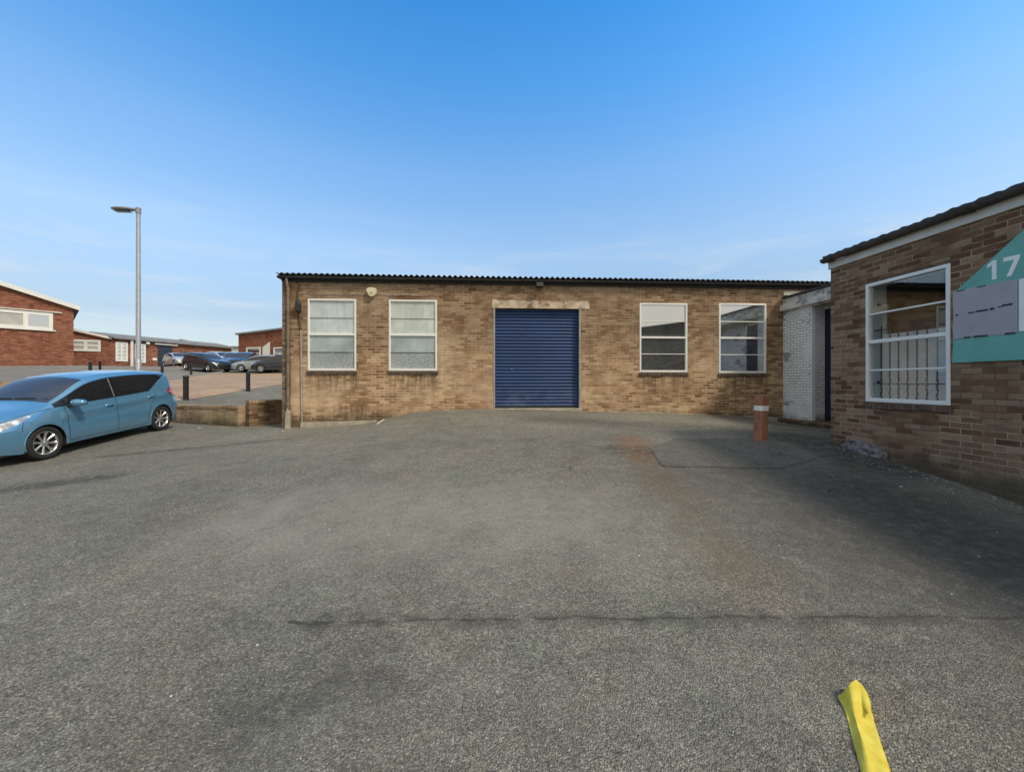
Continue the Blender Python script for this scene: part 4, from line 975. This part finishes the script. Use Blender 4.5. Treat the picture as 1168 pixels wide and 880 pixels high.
HATCH = dict(
    T=[(2.13, .44), (2.10, .62), (2.02, .74), (1.85, .83), (1.5, .935), (1.18, 1.015), (1.08, 1.055), (.75, 1.25), (.42, 1.42), (.2, 1.485), (-.2, 1.525), (-.7, 1.53), (-1.2, 1.51), (-1.6, 1.475), (-1.75, 1.45), (-1.79, 1.36), (-1.87, 1.10), (-1.92, .96), (-1.965, .90), (-2.02, .80), (-2.05, .6)],
    ZR=[(2.13, .42), (2.10, .58), (2.02, .69), (1.85, .785), (1.5, .89), (1.15, .975), (.95, 1.07), (.7, 1.20), (.42, 1.335), (.2, 1.40), (-.2, 1.455), (-.7, 1.465), (-1.2, 1.445), (-1.6, 1.41), (-1.75, 1.38), (-1.79, 1.30), (-1.87, 1.07), (-1.92, .92), (-1.98, .83), (-2.05, .57)],
    YR=[(2.13, .46), (2.05, .54), (1.85, .60), (1.5, .64), (1.15, .71), (.9, .715), (.5, .67), (.2, .645), (-.7, .635), (-1.3, .62), (-1.7, .59), (-1.85, .62), (-2.05, .5)],
    ZS=[(2.13, .40), (2.08, .53), (2.0, .62), (1.85, .71), (1.5, .83), (1.15, .915), (.6, .94), (-.2, .965), (-1.0, 1.00), (-1.5, 1.04), (-1.75, 1.03), (-1.88, .93), (-1.93, .85), (-2.05, .52)],
    YS=[(2.13, .54), (2.08, .62), (1.95, .71), (1.7, .775), (1.3, .80), (.6, .805), (-.6, .80), (-1.3, .78), (-1.7, .735), (-1.88, .67), (-2.05, .56)],
    YM=[(2.13, .56), (2.08, .66), (1.95, .755), (1.7, .825), (1.3, .848), (.6, .838), (-.6, .838), (-1.3, .848), (-1.65, .82), (-1.88, .765), (-1.98, .70), (-2.05, .60)],
    ws=(1.07, .34), rg=(-1.765, -1.895), dlo=(1.09, -1.02), dloend=-1.70)
ESTATE = dict(HATCH)
ESTATE['T'] = [(2.13, .50), (2.10, .70), (2.02, .82), (1.85, .90), (1.5, .97), (1.10, 1.03), (.98, 1.06), (.6, 1.26), (.25, 1.41), (0, 1.46), (-.4, 1.48), (-.9, 1.48), (-1.4, 1.46), (-1.72, 1.42), (-1.78, 1.38), (-1.85, 1.20), (-1.92, 1.02), (-1.95, .92), (-2.05, .6)]
ESTATE['ZR'] = [(a, b - .06) for a, b in ESTATE['T']]
def make_car(root, paint, prof=HATCH, res=1., detail=True, wheel_mat='alloy'):
    T, ZR, YR, ZS, YS, YM = [T2(prof[k], 1) for k in ('T', 'ZR', 'YR', 'ZS', 'YS', 'YM')]
    xw = (1.3, -1.3); wz = .31; ar = .352
    def ctrlpts(x):
        t, zr, yr, zs, ys, ym = T(x), ZR(x), YR(x), ZS(x), YS(x), YM(x)
        zr = min(zr, t - .015); zs = min(zs, zr - .012)
        zl = .20 + .06 * max(0, (abs(x) - 1.7)) / .4; fl = 0
        for w_ in xw:
            dx = x - w_
            if abs(dx) <= ar: zl = wz + math.sqrt(max(ar * ar - dx * dx, 0)); fl = 1
            fl = max(fl, math.exp(-(dx / .42) ** 4))
        zm = max(min(.60, zs - .06), zl + .03); zm = min(zm, zs - .02)
        yl = ym - .045 + .045 * fl
        ym2 = ym + .006 * fl
        mid1 = ((yr + ys) / 2 + .018, (zr + zs) / 2 + .004)
        mid2 = (ys * .38 + ym2 * .62 + .004, zs * .52 + zm * .48)
        low = (ym2 * .7 + yl * .3, zm * .5 + zl * .5)
        return [(0, t), (yr * .62, t - (t - zr) * .30), (yr, zr), mid1, (ys, zs), mid2, (ym2, zm), low, (yl, zl)]
    cache = {}
    def P(x, t):
        if x not in cache: cache[x] = ctrlpts(x)
        c = cache[x]; i = min(int(t), 7); f = t - i
        p0 = c[i - 1] if i > 0 else (-c[1][0], c[1][1]); p1, p2 = c[i], c[i + 1]; p3 = c[i + 2] if i < 7 else c[8]
        def cr(a, b, c_, d): return .5 * (2 * b + (c_ - a) * f + (2 * a - 5 * b + 4 * c_ - d) * f * f + (3 * b - a - 3 * c_ + d) * f ** 3)
        y, z = cr(p0[0], p1[0], p2[0], p3[0]), cr(p0[1], p1[1], p2[1], p3[1])
        if i == 0: y = max(y, 0)
        if 4 <= t <= 6.6 and -1.75 < x < 1.0:      # pressed shoulder and flank creases
            ln = .80 + .10 * (-x - .0) / 1.6; y += .014 * math.exp(-((z - ln) / .035) ** 2) - .014 * math.exp(-((z - (ln - .13)) / .08) ** 2)
        return Vector((x, y, z))
    def Nn(x, t):
        e = .004; a = P(x + e, t) - P(x - e, t); b = P(x, min(t + e, 8)) - P(x, max(t - e, 0)); n = b.cross(a)
        n = n.normalized() if n.length > 0 else Vector((0, 1, 0))
        c = P(x, t) - Vector((x, 0, .6)); return n if n.dot(c) > 0 else -n
    st = sorted(set([round(v, 4) for v in np.arange(-2.05, 2.1301, .03 / res)] + [w_ + s_ * a_ for w_ in xw for s_ in (-1, 1) for a_ in (ar + .0005, ar, ar * .985, ar * .95, ar * .9)] + [2.13, 2.12, 2.11, -2.045, -2.03]
                    + [round(v, 4) for v in np.arange(-1.94, -1.70, .012)]))
    nt = int(32 * res) if res >= 1 else 16
    ts = [8 * k / nt for k in range(nt + 1)]
    mb = MB(); vs = []; nn = 2 * nt + 1
    for x in st:
        row = [P(x, t) for t in ts]
        vs += [(p.x, -p.y, p.z) for p in row[::-1]] + [tuple(p) for p in row[1:]]
    fs = [(j * nn + i, j * nn + i + 1, (j + 1) * nn + i + 1, (j + 1) * nn + i) for j in range(len(st) - 1) for i in range(nn - 1)]
    fs += [tuple(range(nn)), tuple((len(st) - 1) * nn + i for i in range(nn))[::-1]]
    mb.add(vs, fs)
    # arch lips
    if detail:
        for w_ in xw:
            for sgn in (1, -1):
                pts = []
                for k in range(21):
                    q = math.radians(-14 + 208 * k / 20); x = w_ + (ar - .004) * math.cos(q); z = wz + (ar - .004) * math.sin(q)
                    xx = min(max(x, w_ - ar + .001), w_ + ar - .001); pts.append((x, sgn * (P(xx, 8).y - .004), z))
                mb.tube(pts, .011, 6)
    body = mb.build('body', paint, root, local=True, smooth=35)
    # under body and wheel wells
    mb = MB(); mb.box(-1.85, 2.0, -.72, .72, .19, .30)
    for w_ in xw:
        for sgn in (1, -1):
            pts = [(w_ + ar * math.cos(math.radians(q)), wz + ar * math.sin(math.radians(q))) for q in range(-20, 201, 20)]
            vs = [(x, sgn * yy, z) for yy in (.83, .52) for x, z in pts]; n = len(pts)
            mb.add(vs, [(i, i + 1, n + i + 1, n + i) for i in range(n - 1)] + [tuple(range(n, 2 * n))])
    mb.build('underbody', M['disc'], root, local=True)
    def patch(name, mat, fx0, fx1, t0, t1, off, nx_=14, nt_=8, sides=(1, -1), mirror_merge=False, parent=None):
        out = []
        for sgn in sides:
            mb = MB(); vs = []
            for j in range(nt_ + 1):
                for i in range(nx_ + 1):
                    s_ = j / nt_; u = i / nx_
                    ta = (t0(u) if callable(t0) else t0); tb = (t1(u) if callable(t1) else t1); t = ta + (tb - ta) * s_
                    xa = fx0(s_) if callable(fx0) else fx0; xb = fx1(s_) if callable(fx1) else fx1; x = xa + (xb - xa) * u
                    p = P(x, max(t, 0)) + Nn(x, max(t, .002)) * off
                    if t < .01: p.y = 0
                    vs.append((p.x, p.y * sgn, p.z))
            fs = [(j * (nx_ + 1) + i, j * (nx_ + 1) + i + 1, (j + 1) * (nx_ + 1) + i + 1, (j + 1) * (nx_ + 1) + i) for j in range(nt_) for i in range(nx_)]
            mb.add(vs, fs); out.append(mb)
        if mirror_merge:
            m = MB()
            for o_ in out: m.add(o_.v, o_.f)
            return [m.build(name, mat, parent or root, local=True, smooth=60)]
        return [m.build(name, mat, parent or root, local=True, smooth=60) for m in out]
    w0, w1 = prof['ws']; g0, g1 = prof['rg']; d0, d1 = prof['dlo']; de = prof['dloend']
    patch('windscreen', M['frontglass'], w0, w1, 0, 1.70, .004, 18, 10, mirror_merge=True)
    patch('rear_window', M['carglass'], g0, g1, 0, 1.6, .004, 10, 8, mirror_merge=True)
    if detail:
        patch('window_surround', M['trim'], d0, lambda s_: de + (d1 - de) * s_, 2.24, 3.93, .0025, 40, 8)
        bp_ = -.13
        e1 = d1 + .03; e2 = de + .03
        patch('side_window', M['carglass'], d0 - .17, bp_ + .035, 2.36, 3.80, .006, 24, 8)
        patch('side_window', M['carglass'], bp_ - .035, lambda s_: -1.13 + .20 * s_, 2.36, 3.80, .006, 20, 8)
        patch('quarter_window', M['carglass'], lambda s_: -1.165 + .20 * s_, lambda s_: e2 + (e1 - e2) * s_, 2.38, 3.78, .006, 10, 8)
        patch('door_pillar', M['lamp_grey'], bp_ + .030, bp_ + .012, 2.34, 3.86, .010, 2, 8)
        patch('door_pillar', M['trim'], .80, .775, 2.4, 3.86, .012, 2, 8)
        # shut lines
        def line(pts, w=.0045, off=.0015):
            for sgn in (1, -1):
                mb = MB(); L_ = []
                for (xa, ta), (xb, tb) in zip(pts, pts[1:]):
                    for k in range(8): L_.append((xa + (xb - xa) * k / 8, ta + (tb - ta) * k / 8))
                L_.append(pts[-1]); vs = []
                for i, (x, t) in enumerate(L_):
                    a = L_[max(i - 1, 0)]; b = L_[min(i + 1, len(L_) - 1)]
                    p = P(x, t); n_ = Nn(x, t); d_ = (P(*b) - P(*a)).normalized(); s_ = d_.cross(n_) * w
                    for q in (p + s_ + n_ * off, p - s_ + n_ * off): vs.append((q.x, q.y * sgn, q.z))
                mb.add(vs, [(2 * i, 2 * i + 1, 2 * i + 3, 2 * i + 2) for i in range(len(L_) - 1)])
                mb.build('shut_line', M['trim'], body, local=True)
        line([(.93, 4.05), (.90, 5.5), (.88, 7.6)]); line([(-.13, 4.0), (-.14, 5.8), (-.16, 7.7)])
        line([(-1.20, 4.0), (-1.16, 4.8), (-1.0, 5.6), (-.93, 6.4), (-.90, 7.6)]); line([(.88, 7.6), (-.90, 7.6)], .004)
        line([(1.16, 4.02), (1.45, 3.0), (1.8, 2.7), (1.98, 2.3)], .005); line([(1.62, 4.6), (1.66, 5.5), (1.66, 6.0)], .004)
        line([(-1.62, 4.6), (-1.64, 5.6), (-1.66, 6.2)], .004)
        patch('side_skirt', M['trim'], .93, -.93, 7.9, 8.0, .006, 10, 2)
        # lamps
        def hlw(u): return 1 - u
        patch('headlight', M['headlamp'], 1.46, 2.06, lambda u: 3.9 - 1.0 * min(1, u * 1.4), lambda u: 3.95 + .95 * min(1, u * 1.6) ** .7, .006, 16, 6)
        patch('tail_lamp', M['taillamp'], -1.58, -1.925, lambda u: 4.25 - .9 * u, lambda u: 4.6 + .5 * u, .008, 8, 8)
        patch('front_grille', M['trim'], 2.122, 2.05, 0, 2.0, .004, 5, 8, mirror_merge=True)
        # mirrors
        for sgn in (1, -1):
            c = Vector((.80, sgn * .965, .985)); mb = MB(); vs = []; n_, m_ = 14, 10
            for j in range(m_ + 1):
                th = PI * j / m_
                for i in range(n_):
                    ph = 2 * PI * i / n_; dx = math.sin(th) * math.cos(ph); dz = math.sin(th) * math.sin(ph); dy = math.cos(th)
                    f = lambda v, e: math.copysign(abs(v) ** e, v)
                    vs.append((c.x + .085 * f(dx, .8) * (1 - .15 * dy), c.y + sgn * .125 * f(dy, .75), c.z + .07 * f(dz, .75) * (1 - .2 * dy)))
            mb.add(vs, [(j * n_ + i, j * n_ + (i + 1) % n_, (j + 1) * n_ + (i + 1) % n_, (j + 1) * n_ + i) for j in range(m_) for i in range(n_)])
            mir = mb.build('wing_mirror', paint, root, local=True, smooth=60)
            mb = MB(); mb.tube([(.86, sgn * .79, .935), (.83, sgn * .90, .94)], .032, 8); mb.box(.725, .735, sgn * .88, sgn * 1.05, .94, 1.035); mb.build('mirror_arm', M['trim'], mir, local=True, smooth=50)
        for hx, tt in ((.04, 4.75), (-1.02, 4.62)):
            for sgn in (1, -1):
                pts = []
                for k in range(7):
                    q = k / 6; p = P(hx - .09 + .18 * q, tt) + Nn(hx - .09 + .18 * q, tt) * (.034 * math.sin(PI * min(max(q, .0), 1)) ** .5 + .002); pts.append((p.x, p.y * sgn, p.z))
                MB().tube(pts, .012, 8).build('door_handle', paint, root, local=True, smooth=60)
        # number plate rear, wiper
        MB().box(-2.03, -1.985, -.26, .26, .72, .83).build('number_plate', M['plate'], root, local=True, bevel=.004)
        for y0_, y1_ in ((-.55, .0), (.05, .6)):
            pts = []
            for k in range(8):
                y = y0_ + (y1_ - y0_) * k / 7; x = 1.045 - .10 * abs(y) ** 2 - .02; pts.append((x, y, T(x) - (.055 if abs(y) > .4 else .015) + .03))
            MB().tube(pts, .010, 6).build('wiper', M['trim'], root, local=True)
    else:
        patch('side_window', M['carglass'], d0 - .05, lambda s_: d1 + (de - d1) * s_, 2.35, 3.88, .006, 16, 4)
        patch('headlight', M['headlamp'], 1.62, 2.06, lambda u: 3.9 - .9 * min(1, u * 1.4), lambda u: 3.95 + .8 * min(1, u * 1.6), .006, 6, 4)
        patch('tail_lamp', M['taillamp'], -1.70, -1.92, 3.8, 4.8, .008, 4, 4)
        patch('front_grille', M['trim'], 2.122, 2.06, 0, 2.0, .004, 3, 4, mirror_merge=True)
    # wheels
    for w_ in xw:
        for sgn in (1, -1):
            n = 40 if detail else 18; cy = sgn * .735
            hub = MB(); hub.lathe([(0, sgn * .02), (.16, sgn * .02), (.205, sgn * .045), (.205, -sgn * .08), (0, -sgn * .08)], (w_, cy, wz), 'y', 20)
            hb = hub.build('wheel', M['disc'], root, local=True, smooth=40)
            mb = MB(); mb.lathe([(.208, .072), (.222, .090), (.262, .095), (.292, .086), (.308, .066), (.312, .03), (.312, -.03), (.308, -.066), (.29, -.088), (.22, -.09), (.208, -.07)], (w_, cy, wz), 'y', n)
            mb.build('tyre', M['rubber'], hb, local=True, smooth=50)
            mb = MB(); mb.lathe([(.192, sgn * .03), (.196, sgn * .072), (.206, sgn * .082), (.216, sgn * .080), (.216, sgn * .06)], (w_, cy, wz), 'y', n)
            mb.lathe([(0, sgn * .078), (.026, sgn * .078), (.034, sgn * .070), (.055, sgn * .066), (.058, sgn * .04)], (w_, cy, wz), 'y', 20)
            ns = 8
            for k in range(ns):
                q = 2 * PI * k / ns + .2; rr, tt_ = Vector((math.cos(q), 0, math.sin(q))), Vector((-math.sin(q), 0, math.cos(q)))
                o_ = Vector((w_, cy, wz)); vs = []
                for r_, hw, dpt in ((.04, .020, .066), (.12, .019, .060), (.20, .030, .076)):
                    for s2, dd in ((-1, -.012), (-.55, .0), (.55, .0), (1, -.012)):
                        p = o_ + rr * r_ + tt_ * hw * s2; vs.append((p.x, p.y + sgn * (dpt + dd), p.z))
                mb.add(vs, [(j * 4 + i, j * 4 + i + 1, j * 4 + 5 + i, j * 4 + 4 + i) for j in range(2) for i in range(3)])
            mb.build('rim', M[wheel_mat], hb, local=True, smooth=40)
    return root
def paint(name, col, metal=.35, rough=.32, var=.06):
    t = NT(name); P_ = t.obj(); nz = t.noise(P_, 3., 4)
    fl = t.n('TexVoronoi', {'Vector': P_, 'Scale': 700.}, feature='F1').outputs['Color']
    c = t.ramp(nz, [(.3, tuple(q * (1 - var) for q in col)), (.7, tuple(min(1, q * (1 + var)) for q in col))])
    x, y, z = t.xyz(P_)
    dirt = t.math('MULTIPLY', t.math('SUBTRACT', 1., t.step(t.math('ADD', z, t.math('MULTIPLY', t.noise(P_, 4., 5), .2)), .22, .62)), .28)
    c = t.mix(dirt, c, (.16, .15, .13))
    return t.p(col=c, metal=metal, rough=rough, coat=1., coatr=.02)
M['headlamp'] = (lambda t: t.p(col=t.mix(t.step(t.noise(t.obj(), 9., 2), .40, .62), (.30, .31, .32), (.78, .80, .80)), rough=.12, spec=.8, coat=1., metal=.2))(NT('headlamp_glass'))
M['taillamp'] = simple('red_lamp', (.42, .008, .010), .2, coat=1.)
M['plate'] = simple('yellow_plate', (.62, .46, .04), .5)
BLUE = paint('light_blue_paint', (.125, .315, .490), .40, .22)
fw = at(53, 524, 7.34); rw = at(188, 490.5, 9.95)
cyy = (fw.y + rw.y) / 2; cxx = (fw.x + rw.x) / 2 - .835
zf, zr_ = gz(cxx, fw.y), gz(cxx, rw.y)
zf = (gz(fw.x, fw.y) + zf) / 2; zr_ = (gz(rw.x, rw.y) + zr_) / 2
car = thing('hatchback_car', 'light metallic blue five-door hatchback parked at the left edge', 'car', (cxx, cyy, (gz(fw.x, fw.y) + gz(rw.x, rw.y)) / 2 + .002),
            rot=(0, math.atan2(gz(rw.x, rw.y) - gz(fw.x, fw.y), rw.y - fw.y), -PI / 2))
make_car(car, BLUE)
cars = [  # px, py(base), Z, heading deg (0 = towards +x), paint, profile, scale, label
    (203, 421, 41, -35, 'pale_silver', (.50, .51, .52), HATCH, 1.0, 'pale silver hatchback furthest left in the distant car park'),
    (236, 426.5, 33.5, -22, 'black', (.012, .013, .015), ESTATE, 1.08, 'black estate car with roof bars nearest in the distant car park'),
    (252, 420, 40, -30, 'white', (.62, .63, .64), HATCH, 1.0, 'white car half hidden behind the black estate car'),
    (266, 423, 37.5, -60, 'steel_blue', (.16, .20, .24), HATCH, 1.02, 'steel blue car just right of the black estate car'),
    (278, 422.5, 37, -75, 'charcoal', (.020, .022, .025), ESTATE, 1.08, 'charcoal estate car between the steel blue and silver cars'),
    (296, 424, 34, 200, 'silver_blue', (.26, .30, .33), HATCH, .98, 'silver grey hatchback facing left in the distant car park'),
    (322, 424.5, 33, 188, 'dark_navy', (.012, .016, .026), ESTATE, 1.08, 'dark navy car partly hidden by the corner of the long building')]
for px, py, Z, hd, nm, col, pf, sc, lab in cars:
    p = at(px, py, Z); z = gz(p.x, p.y); a_ = math.radians(hd)
    fwd = Vector((math.cos(a_), math.sin(a_))); zf_ = gz(p.x + fwd.x * 1.3, p.y + fwd.y * 1.3); zb2 = gz(p.x - fwd.x * 1.3, p.y - fwd.y * 1.3)
    c = thing('parked_car', lab, 'car', (p.x, p.y, (zf_ + zb2) / 2 + .035), 'cars in the distant car park', rot=(0, -math.atan2(zf_ - zb2, 2.6), a_)); c.scale = (sc * .93,) * 3
    make_car(c, paint(nm + '_paint', col, .3, .3), pf, .5, False)
    if pf is ESTATE and nm == 'black':
        for s_ in (1, -1): MB().tube([(.1, s_ * .56, 1.44), (.0, s_ * .56, 1.52), (-1.4, s_ * .55, 1.52), (-1.5, s_ * .55, 1.43)], .016, 6).build('roof_bar', M['steel'], c, local=True)

# ------------------------------------------------------------ yellow strap in the foreground
t = NT('yellow_webbing'); P = t.obj(); x, y, z = t.xyz(P)
wv = t.n('TexWave', {'Vector': P, 'Scale': 90., 'Distortion': 1.}).outputs['Fac']
cc = t.ramp(t.noise(P, 14., 5, .6), [(.3, (.58, .46, .05)), (.7, (.74, .65, .13))])
M['strap'] = t.p(col=cc, rough=.9, spec=.15, normal=t.bump(wv, .4, .003))
stn = [onground(978, 792), onground(980, 816), onground(988, 846), onground(998, 880), onground(1010, 925), onground(1030, 1000)]
mb = MB(); vs = []; nr = 12; K = []
for i in range(31):
    f = i / 30 * 5; j = min(int(f), 4); ff = f - j; p = stn[j] + (stn[j + 1] - stn[j]) * ff
    q = stn[min(j + 1, 5)] - stn[j]; d_ = Vector((q.x, q.y, 0)).normalized(); s_ = Vector((-d_.y, d_.x, 0))
    w_ = .056 + .020 * math.exp(-((f - .55) / .45) ** 2) - .050 * math.exp(-(f / .28) ** 2)
    lift = .022 + .03 * math.exp(-((f - .2) / .6) ** 2) - .014 * math.exp(-((f - 1.25) / .16) ** 2) + .008 * math.sin(f * 3)
    for k in range(nr + 1):
        v = -1 + 2 * k / nr; fold = .022 * math.exp(-((v + .45) / .22) ** 2) * math.exp(-(f / 3) ** 2) + .006 * math.cos(v * 4 + f)
        P_ = p + s_ * ((.078 * min(1, f / .42) if f < .5 else .052 - .004 + .026 * math.exp(-((f - .5) / .35) ** 2)) * v if v < 0 else (.012 + .038 * min(1, f / .75)) * v) + Vector((0, 0, lift * 1.25 * (1 - .85 * v * v) + fold)); vs.append(tuple(P_))
n_ = nr + 1
top_f = [(j * n_ + i, j * n_ + i + 1, (j + 1) * n_ + i + 1, (j + 1) * n_ + i) for j in range(30) for i in range(nr)]
o2 = len(vs); vs += [(v[0], v[1], max(gz(v[0], v[1]) + .004, v[2] - .012)) for v in vs]
bot_f = [tuple(o2 + k for k in f)[::-1] for f in top_f]
side = []
for j in range(30):
    for e in (0, nr): a_, b_ = j * n_ + e, (j + 1) * n_ + e; side.append((a_, b_, o2 + b_, o2 + a_))
for i in range(nr):
    side.append((i, i + 1, o2 + i + 1, o2 + i)); a_ = 30 * n_ + i; side.append((a_, a_ + 1, o2 + a_ + 1, o2 + a_))
YS_ = thing('yellow_strap', 'bright yellow folded fabric strap end lying on the asphalt in the near foreground', 'strap', tuple(stn[0]))
MB().add(vs, top_f + bot_f + side).build('webbing', M['strap'], YS_, smooth=60)
# folded-over flap at the tip
mb = MB(); vs = []; tip = stn[0]; q = stn[1] - stn[0]; d_ = Vector((q.x, q.y, 0)).normalized(); s_ = Vector((-d_.y, d_.x, 0))
if s_.x < 0: s_ = -s_
for i in range(13):
    f = i / 12; c_ = tip + d_ * (-.012 + .17 * f) + s_ * (.004 + .030 * f)
    rr = .019 * math.sin(PI * min(1, .15 + f * .85)) + .004
    for k in range(11):
        qq = PI * k / 10; vs.append(tuple(c_ + s_ * (rr * math.cos(qq)) + Vector((0, 0, .045 - .02 * f + rr * 1.1 * math.sin(qq)))))
mb.add(vs, [(j * 11 + i, j * 11 + i + 1, (j + 1) * 11 + i + 1, (j + 1) * 11 + i) for j in range(12) for i in range(10)])
mb.build('fold', M['strap'], YS_, smooth=60)

# small pale chips of litter on the asphalt
for (px, py, s_, lab) in [(323, 492, .05, 'small white paper scrap by the downpipe at the left end of the building'), (228, 488, .05, 'small pale scrap beside the low brick wall behind the blue car'),
                    (1028, 556, .022, 'tiny white scrap on dark asphalt near the right wall'), (946, 560, .03, 'small dark leaf on asphalt in front of the concrete patch')]:
    p = onground(px, py); mb = MB()
    pts = [(p.x + s_ * random.uniform(.7, 1.2) * math.cos(q), p.y + s_ * random.uniform(.5, 1.) * math.sin(q)) for q in [2 * PI * k / 7 for k in range(7)]]
    mb.add([(a_, b_, p.z + .006 + random.uniform(0, .012)) for a_, b_ in pts] + [(p.x, p.y, p.z + .022)], [(i, (i + 1) % 7, 7) for i in range(7)])
    tag(mb.build('litter_scrap' if 'leaf' not in lab else 'fallen_leaf', M['chalk'] if 'leaf' not in lab else M['black']), lab, 'litter')

# loose chippings on the tarmac, thicker along the wall feet
rg_ = random.Random(11); mb = MB()
for i in range(900):
    r0 = rg_.random()
    if r0 < .30: x, y = SX - .04 - abs(rg_.gauss(0, .22)), rg_.uniform(1.5, 6.4)
    elif r0 < .55: x, y = rg_.uniform(W0 + .2, 8.2), FT - .22 - abs(rg_.gauss(0, .25))
    else: x, y = rg_.uniform(-6.5, 5.2), rg_.uniform(1.2, 10.5)
    q = rg_.uniform(.002, .007) * (1.25 if r0 < .55 else 1); z = gz(x, y); a_ = rg_.uniform(0, 6.3)
    vs = [(x + q * rg_.uniform(.7, 1.3) * math.cos(a_ + k * 2 * PI / 5), y + q * rg_.uniform(.6, 1.2) * math.sin(a_ + k * 2 * PI / 5), z) for k in range(5)]
    vs += [(x + (v[0] - x) * .6, y + (v[1] - y) * .6, z + q * rg_.uniform(.6, 1.0)) for v in vs]
    mb.add(vs, [(k, (k + 1) % 5, 5 + (k + 1) % 5, 5 + k) for k in range(5)] + [(5, 6, 7, 8, 9)], 0 if rg_.random() < .55 else 1)
tag(mb.build('loose_gravel', [M['chalk'], M['rubble']]), 'scattered loose pale and grey chippings on the tarmac yard', 'gravel', kind='stuff')

# ------------------------------------------------------------ sky, sun, camera
EL, AZ = math.radians(49), math.radians(128)     # azimuth clockwise from +Y
w = bpy.data.worlds.new('World'); S.world = w; w.use_nodes = True
nt = w.node_tree; nt.nodes.clear()
class WN(NT):
    def __init__(s, t): s.t = t
q = WN(nt)
sky = q.n('TexSky', sky_type='NISHITA', sun_disc=False, sun_elevation=EL, sun_rotation=AZ, altitude=0., air_density=1., dust_density=.6, ozone_density=2.2)
dirv = q.n('TexCoord').outputs['Generated']; x, y, z = q.xyz(dirv)
tint = q.ramp(q.math('MAXIMUM', z, 0.), [(0., (.40, .37, .37)), (.138, (.47, .43, .41)), (.296, (.765, .755, .695)), (.453, (.64, .835, .885)), (.588, (.365, .795, .995)), (.69, (.215, .72, 1.0))])
c = q.mix(1., sky.outputs[0], tint, 'MULTIPLY'); c = q.mix(1., c, (2., 2., 2.), 'MULTIPLY')
cl = q.noise(q.vec(q.math('MULTIPLY', x, 1.2), q.math('MULTIPLY', y, 1.2), q.math('MULTIPLY', z, 9.)), 2.6, 7, .6, .5)
band = q.math('MULTIPLY', q.math('SUBTRACT', 1., q.step(z, .12, .42)), q.step(cl, .44, .72))
c = q.mix(q.math('MULTIPLY', band, .55), c, (5.0, 5.4, 5.8))
glowdir = (.12, -.60, .79)
dt = q.math('ADD', q.math('ADD', q.math('MULTIPLY', x, glowdir[0]), q.math('MULTIPLY', y, glowdir[1])), q.math('MULTIPLY', z, glowdir[2]))
c = q.mix(q.math('MULTIPLY', q.step(dt, .33, .80), .95), c, (6.1, 5.75, 4.9))      # warm glow added to the unseen sky, neutralises the blue ambient
bg = q.n('Background', {0: c, 1: .15}); out = q.n('OutputWorld', {0: bg.outputs[0]})
sd = bpy.data.lights.new('sun', 'SUN'); sd.energy = 2.9; sd.angle = math.radians(9); sd.color = (1., .90, .76)
so = bpy.data.objects.new('sun', sd); COL.objects.link(so)
dirn = Vector((math.sin(AZ) * math.cos(EL), math.cos(AZ) * math.cos(EL), math.sin(EL)))
so.rotation_euler = dirn.to_track_quat('Z', 'Y').to_euler(); so.location = (0, 0, 30)
cd = bpy.data.cameras.new('camera'); co = bpy.data.objects.new('camera', cd); COL.objects.link(co)
cd.sensor_fit = 'HORIZONTAL'; cd.sensor_width = 36; cd.lens = FPX / 1168 * 36; cd.shift_y = -4 / 1168; cd.clip_start = .05; cd.clip_end = 5000
co.location = (0, 0, EYE); co.rotation_euler = (PI / 2, 0, -A)
S.camera = co
S.view_settings.view_transform = 'Standard'; S.view_settings.look = 'None'; S.view_settings.exposure = 0
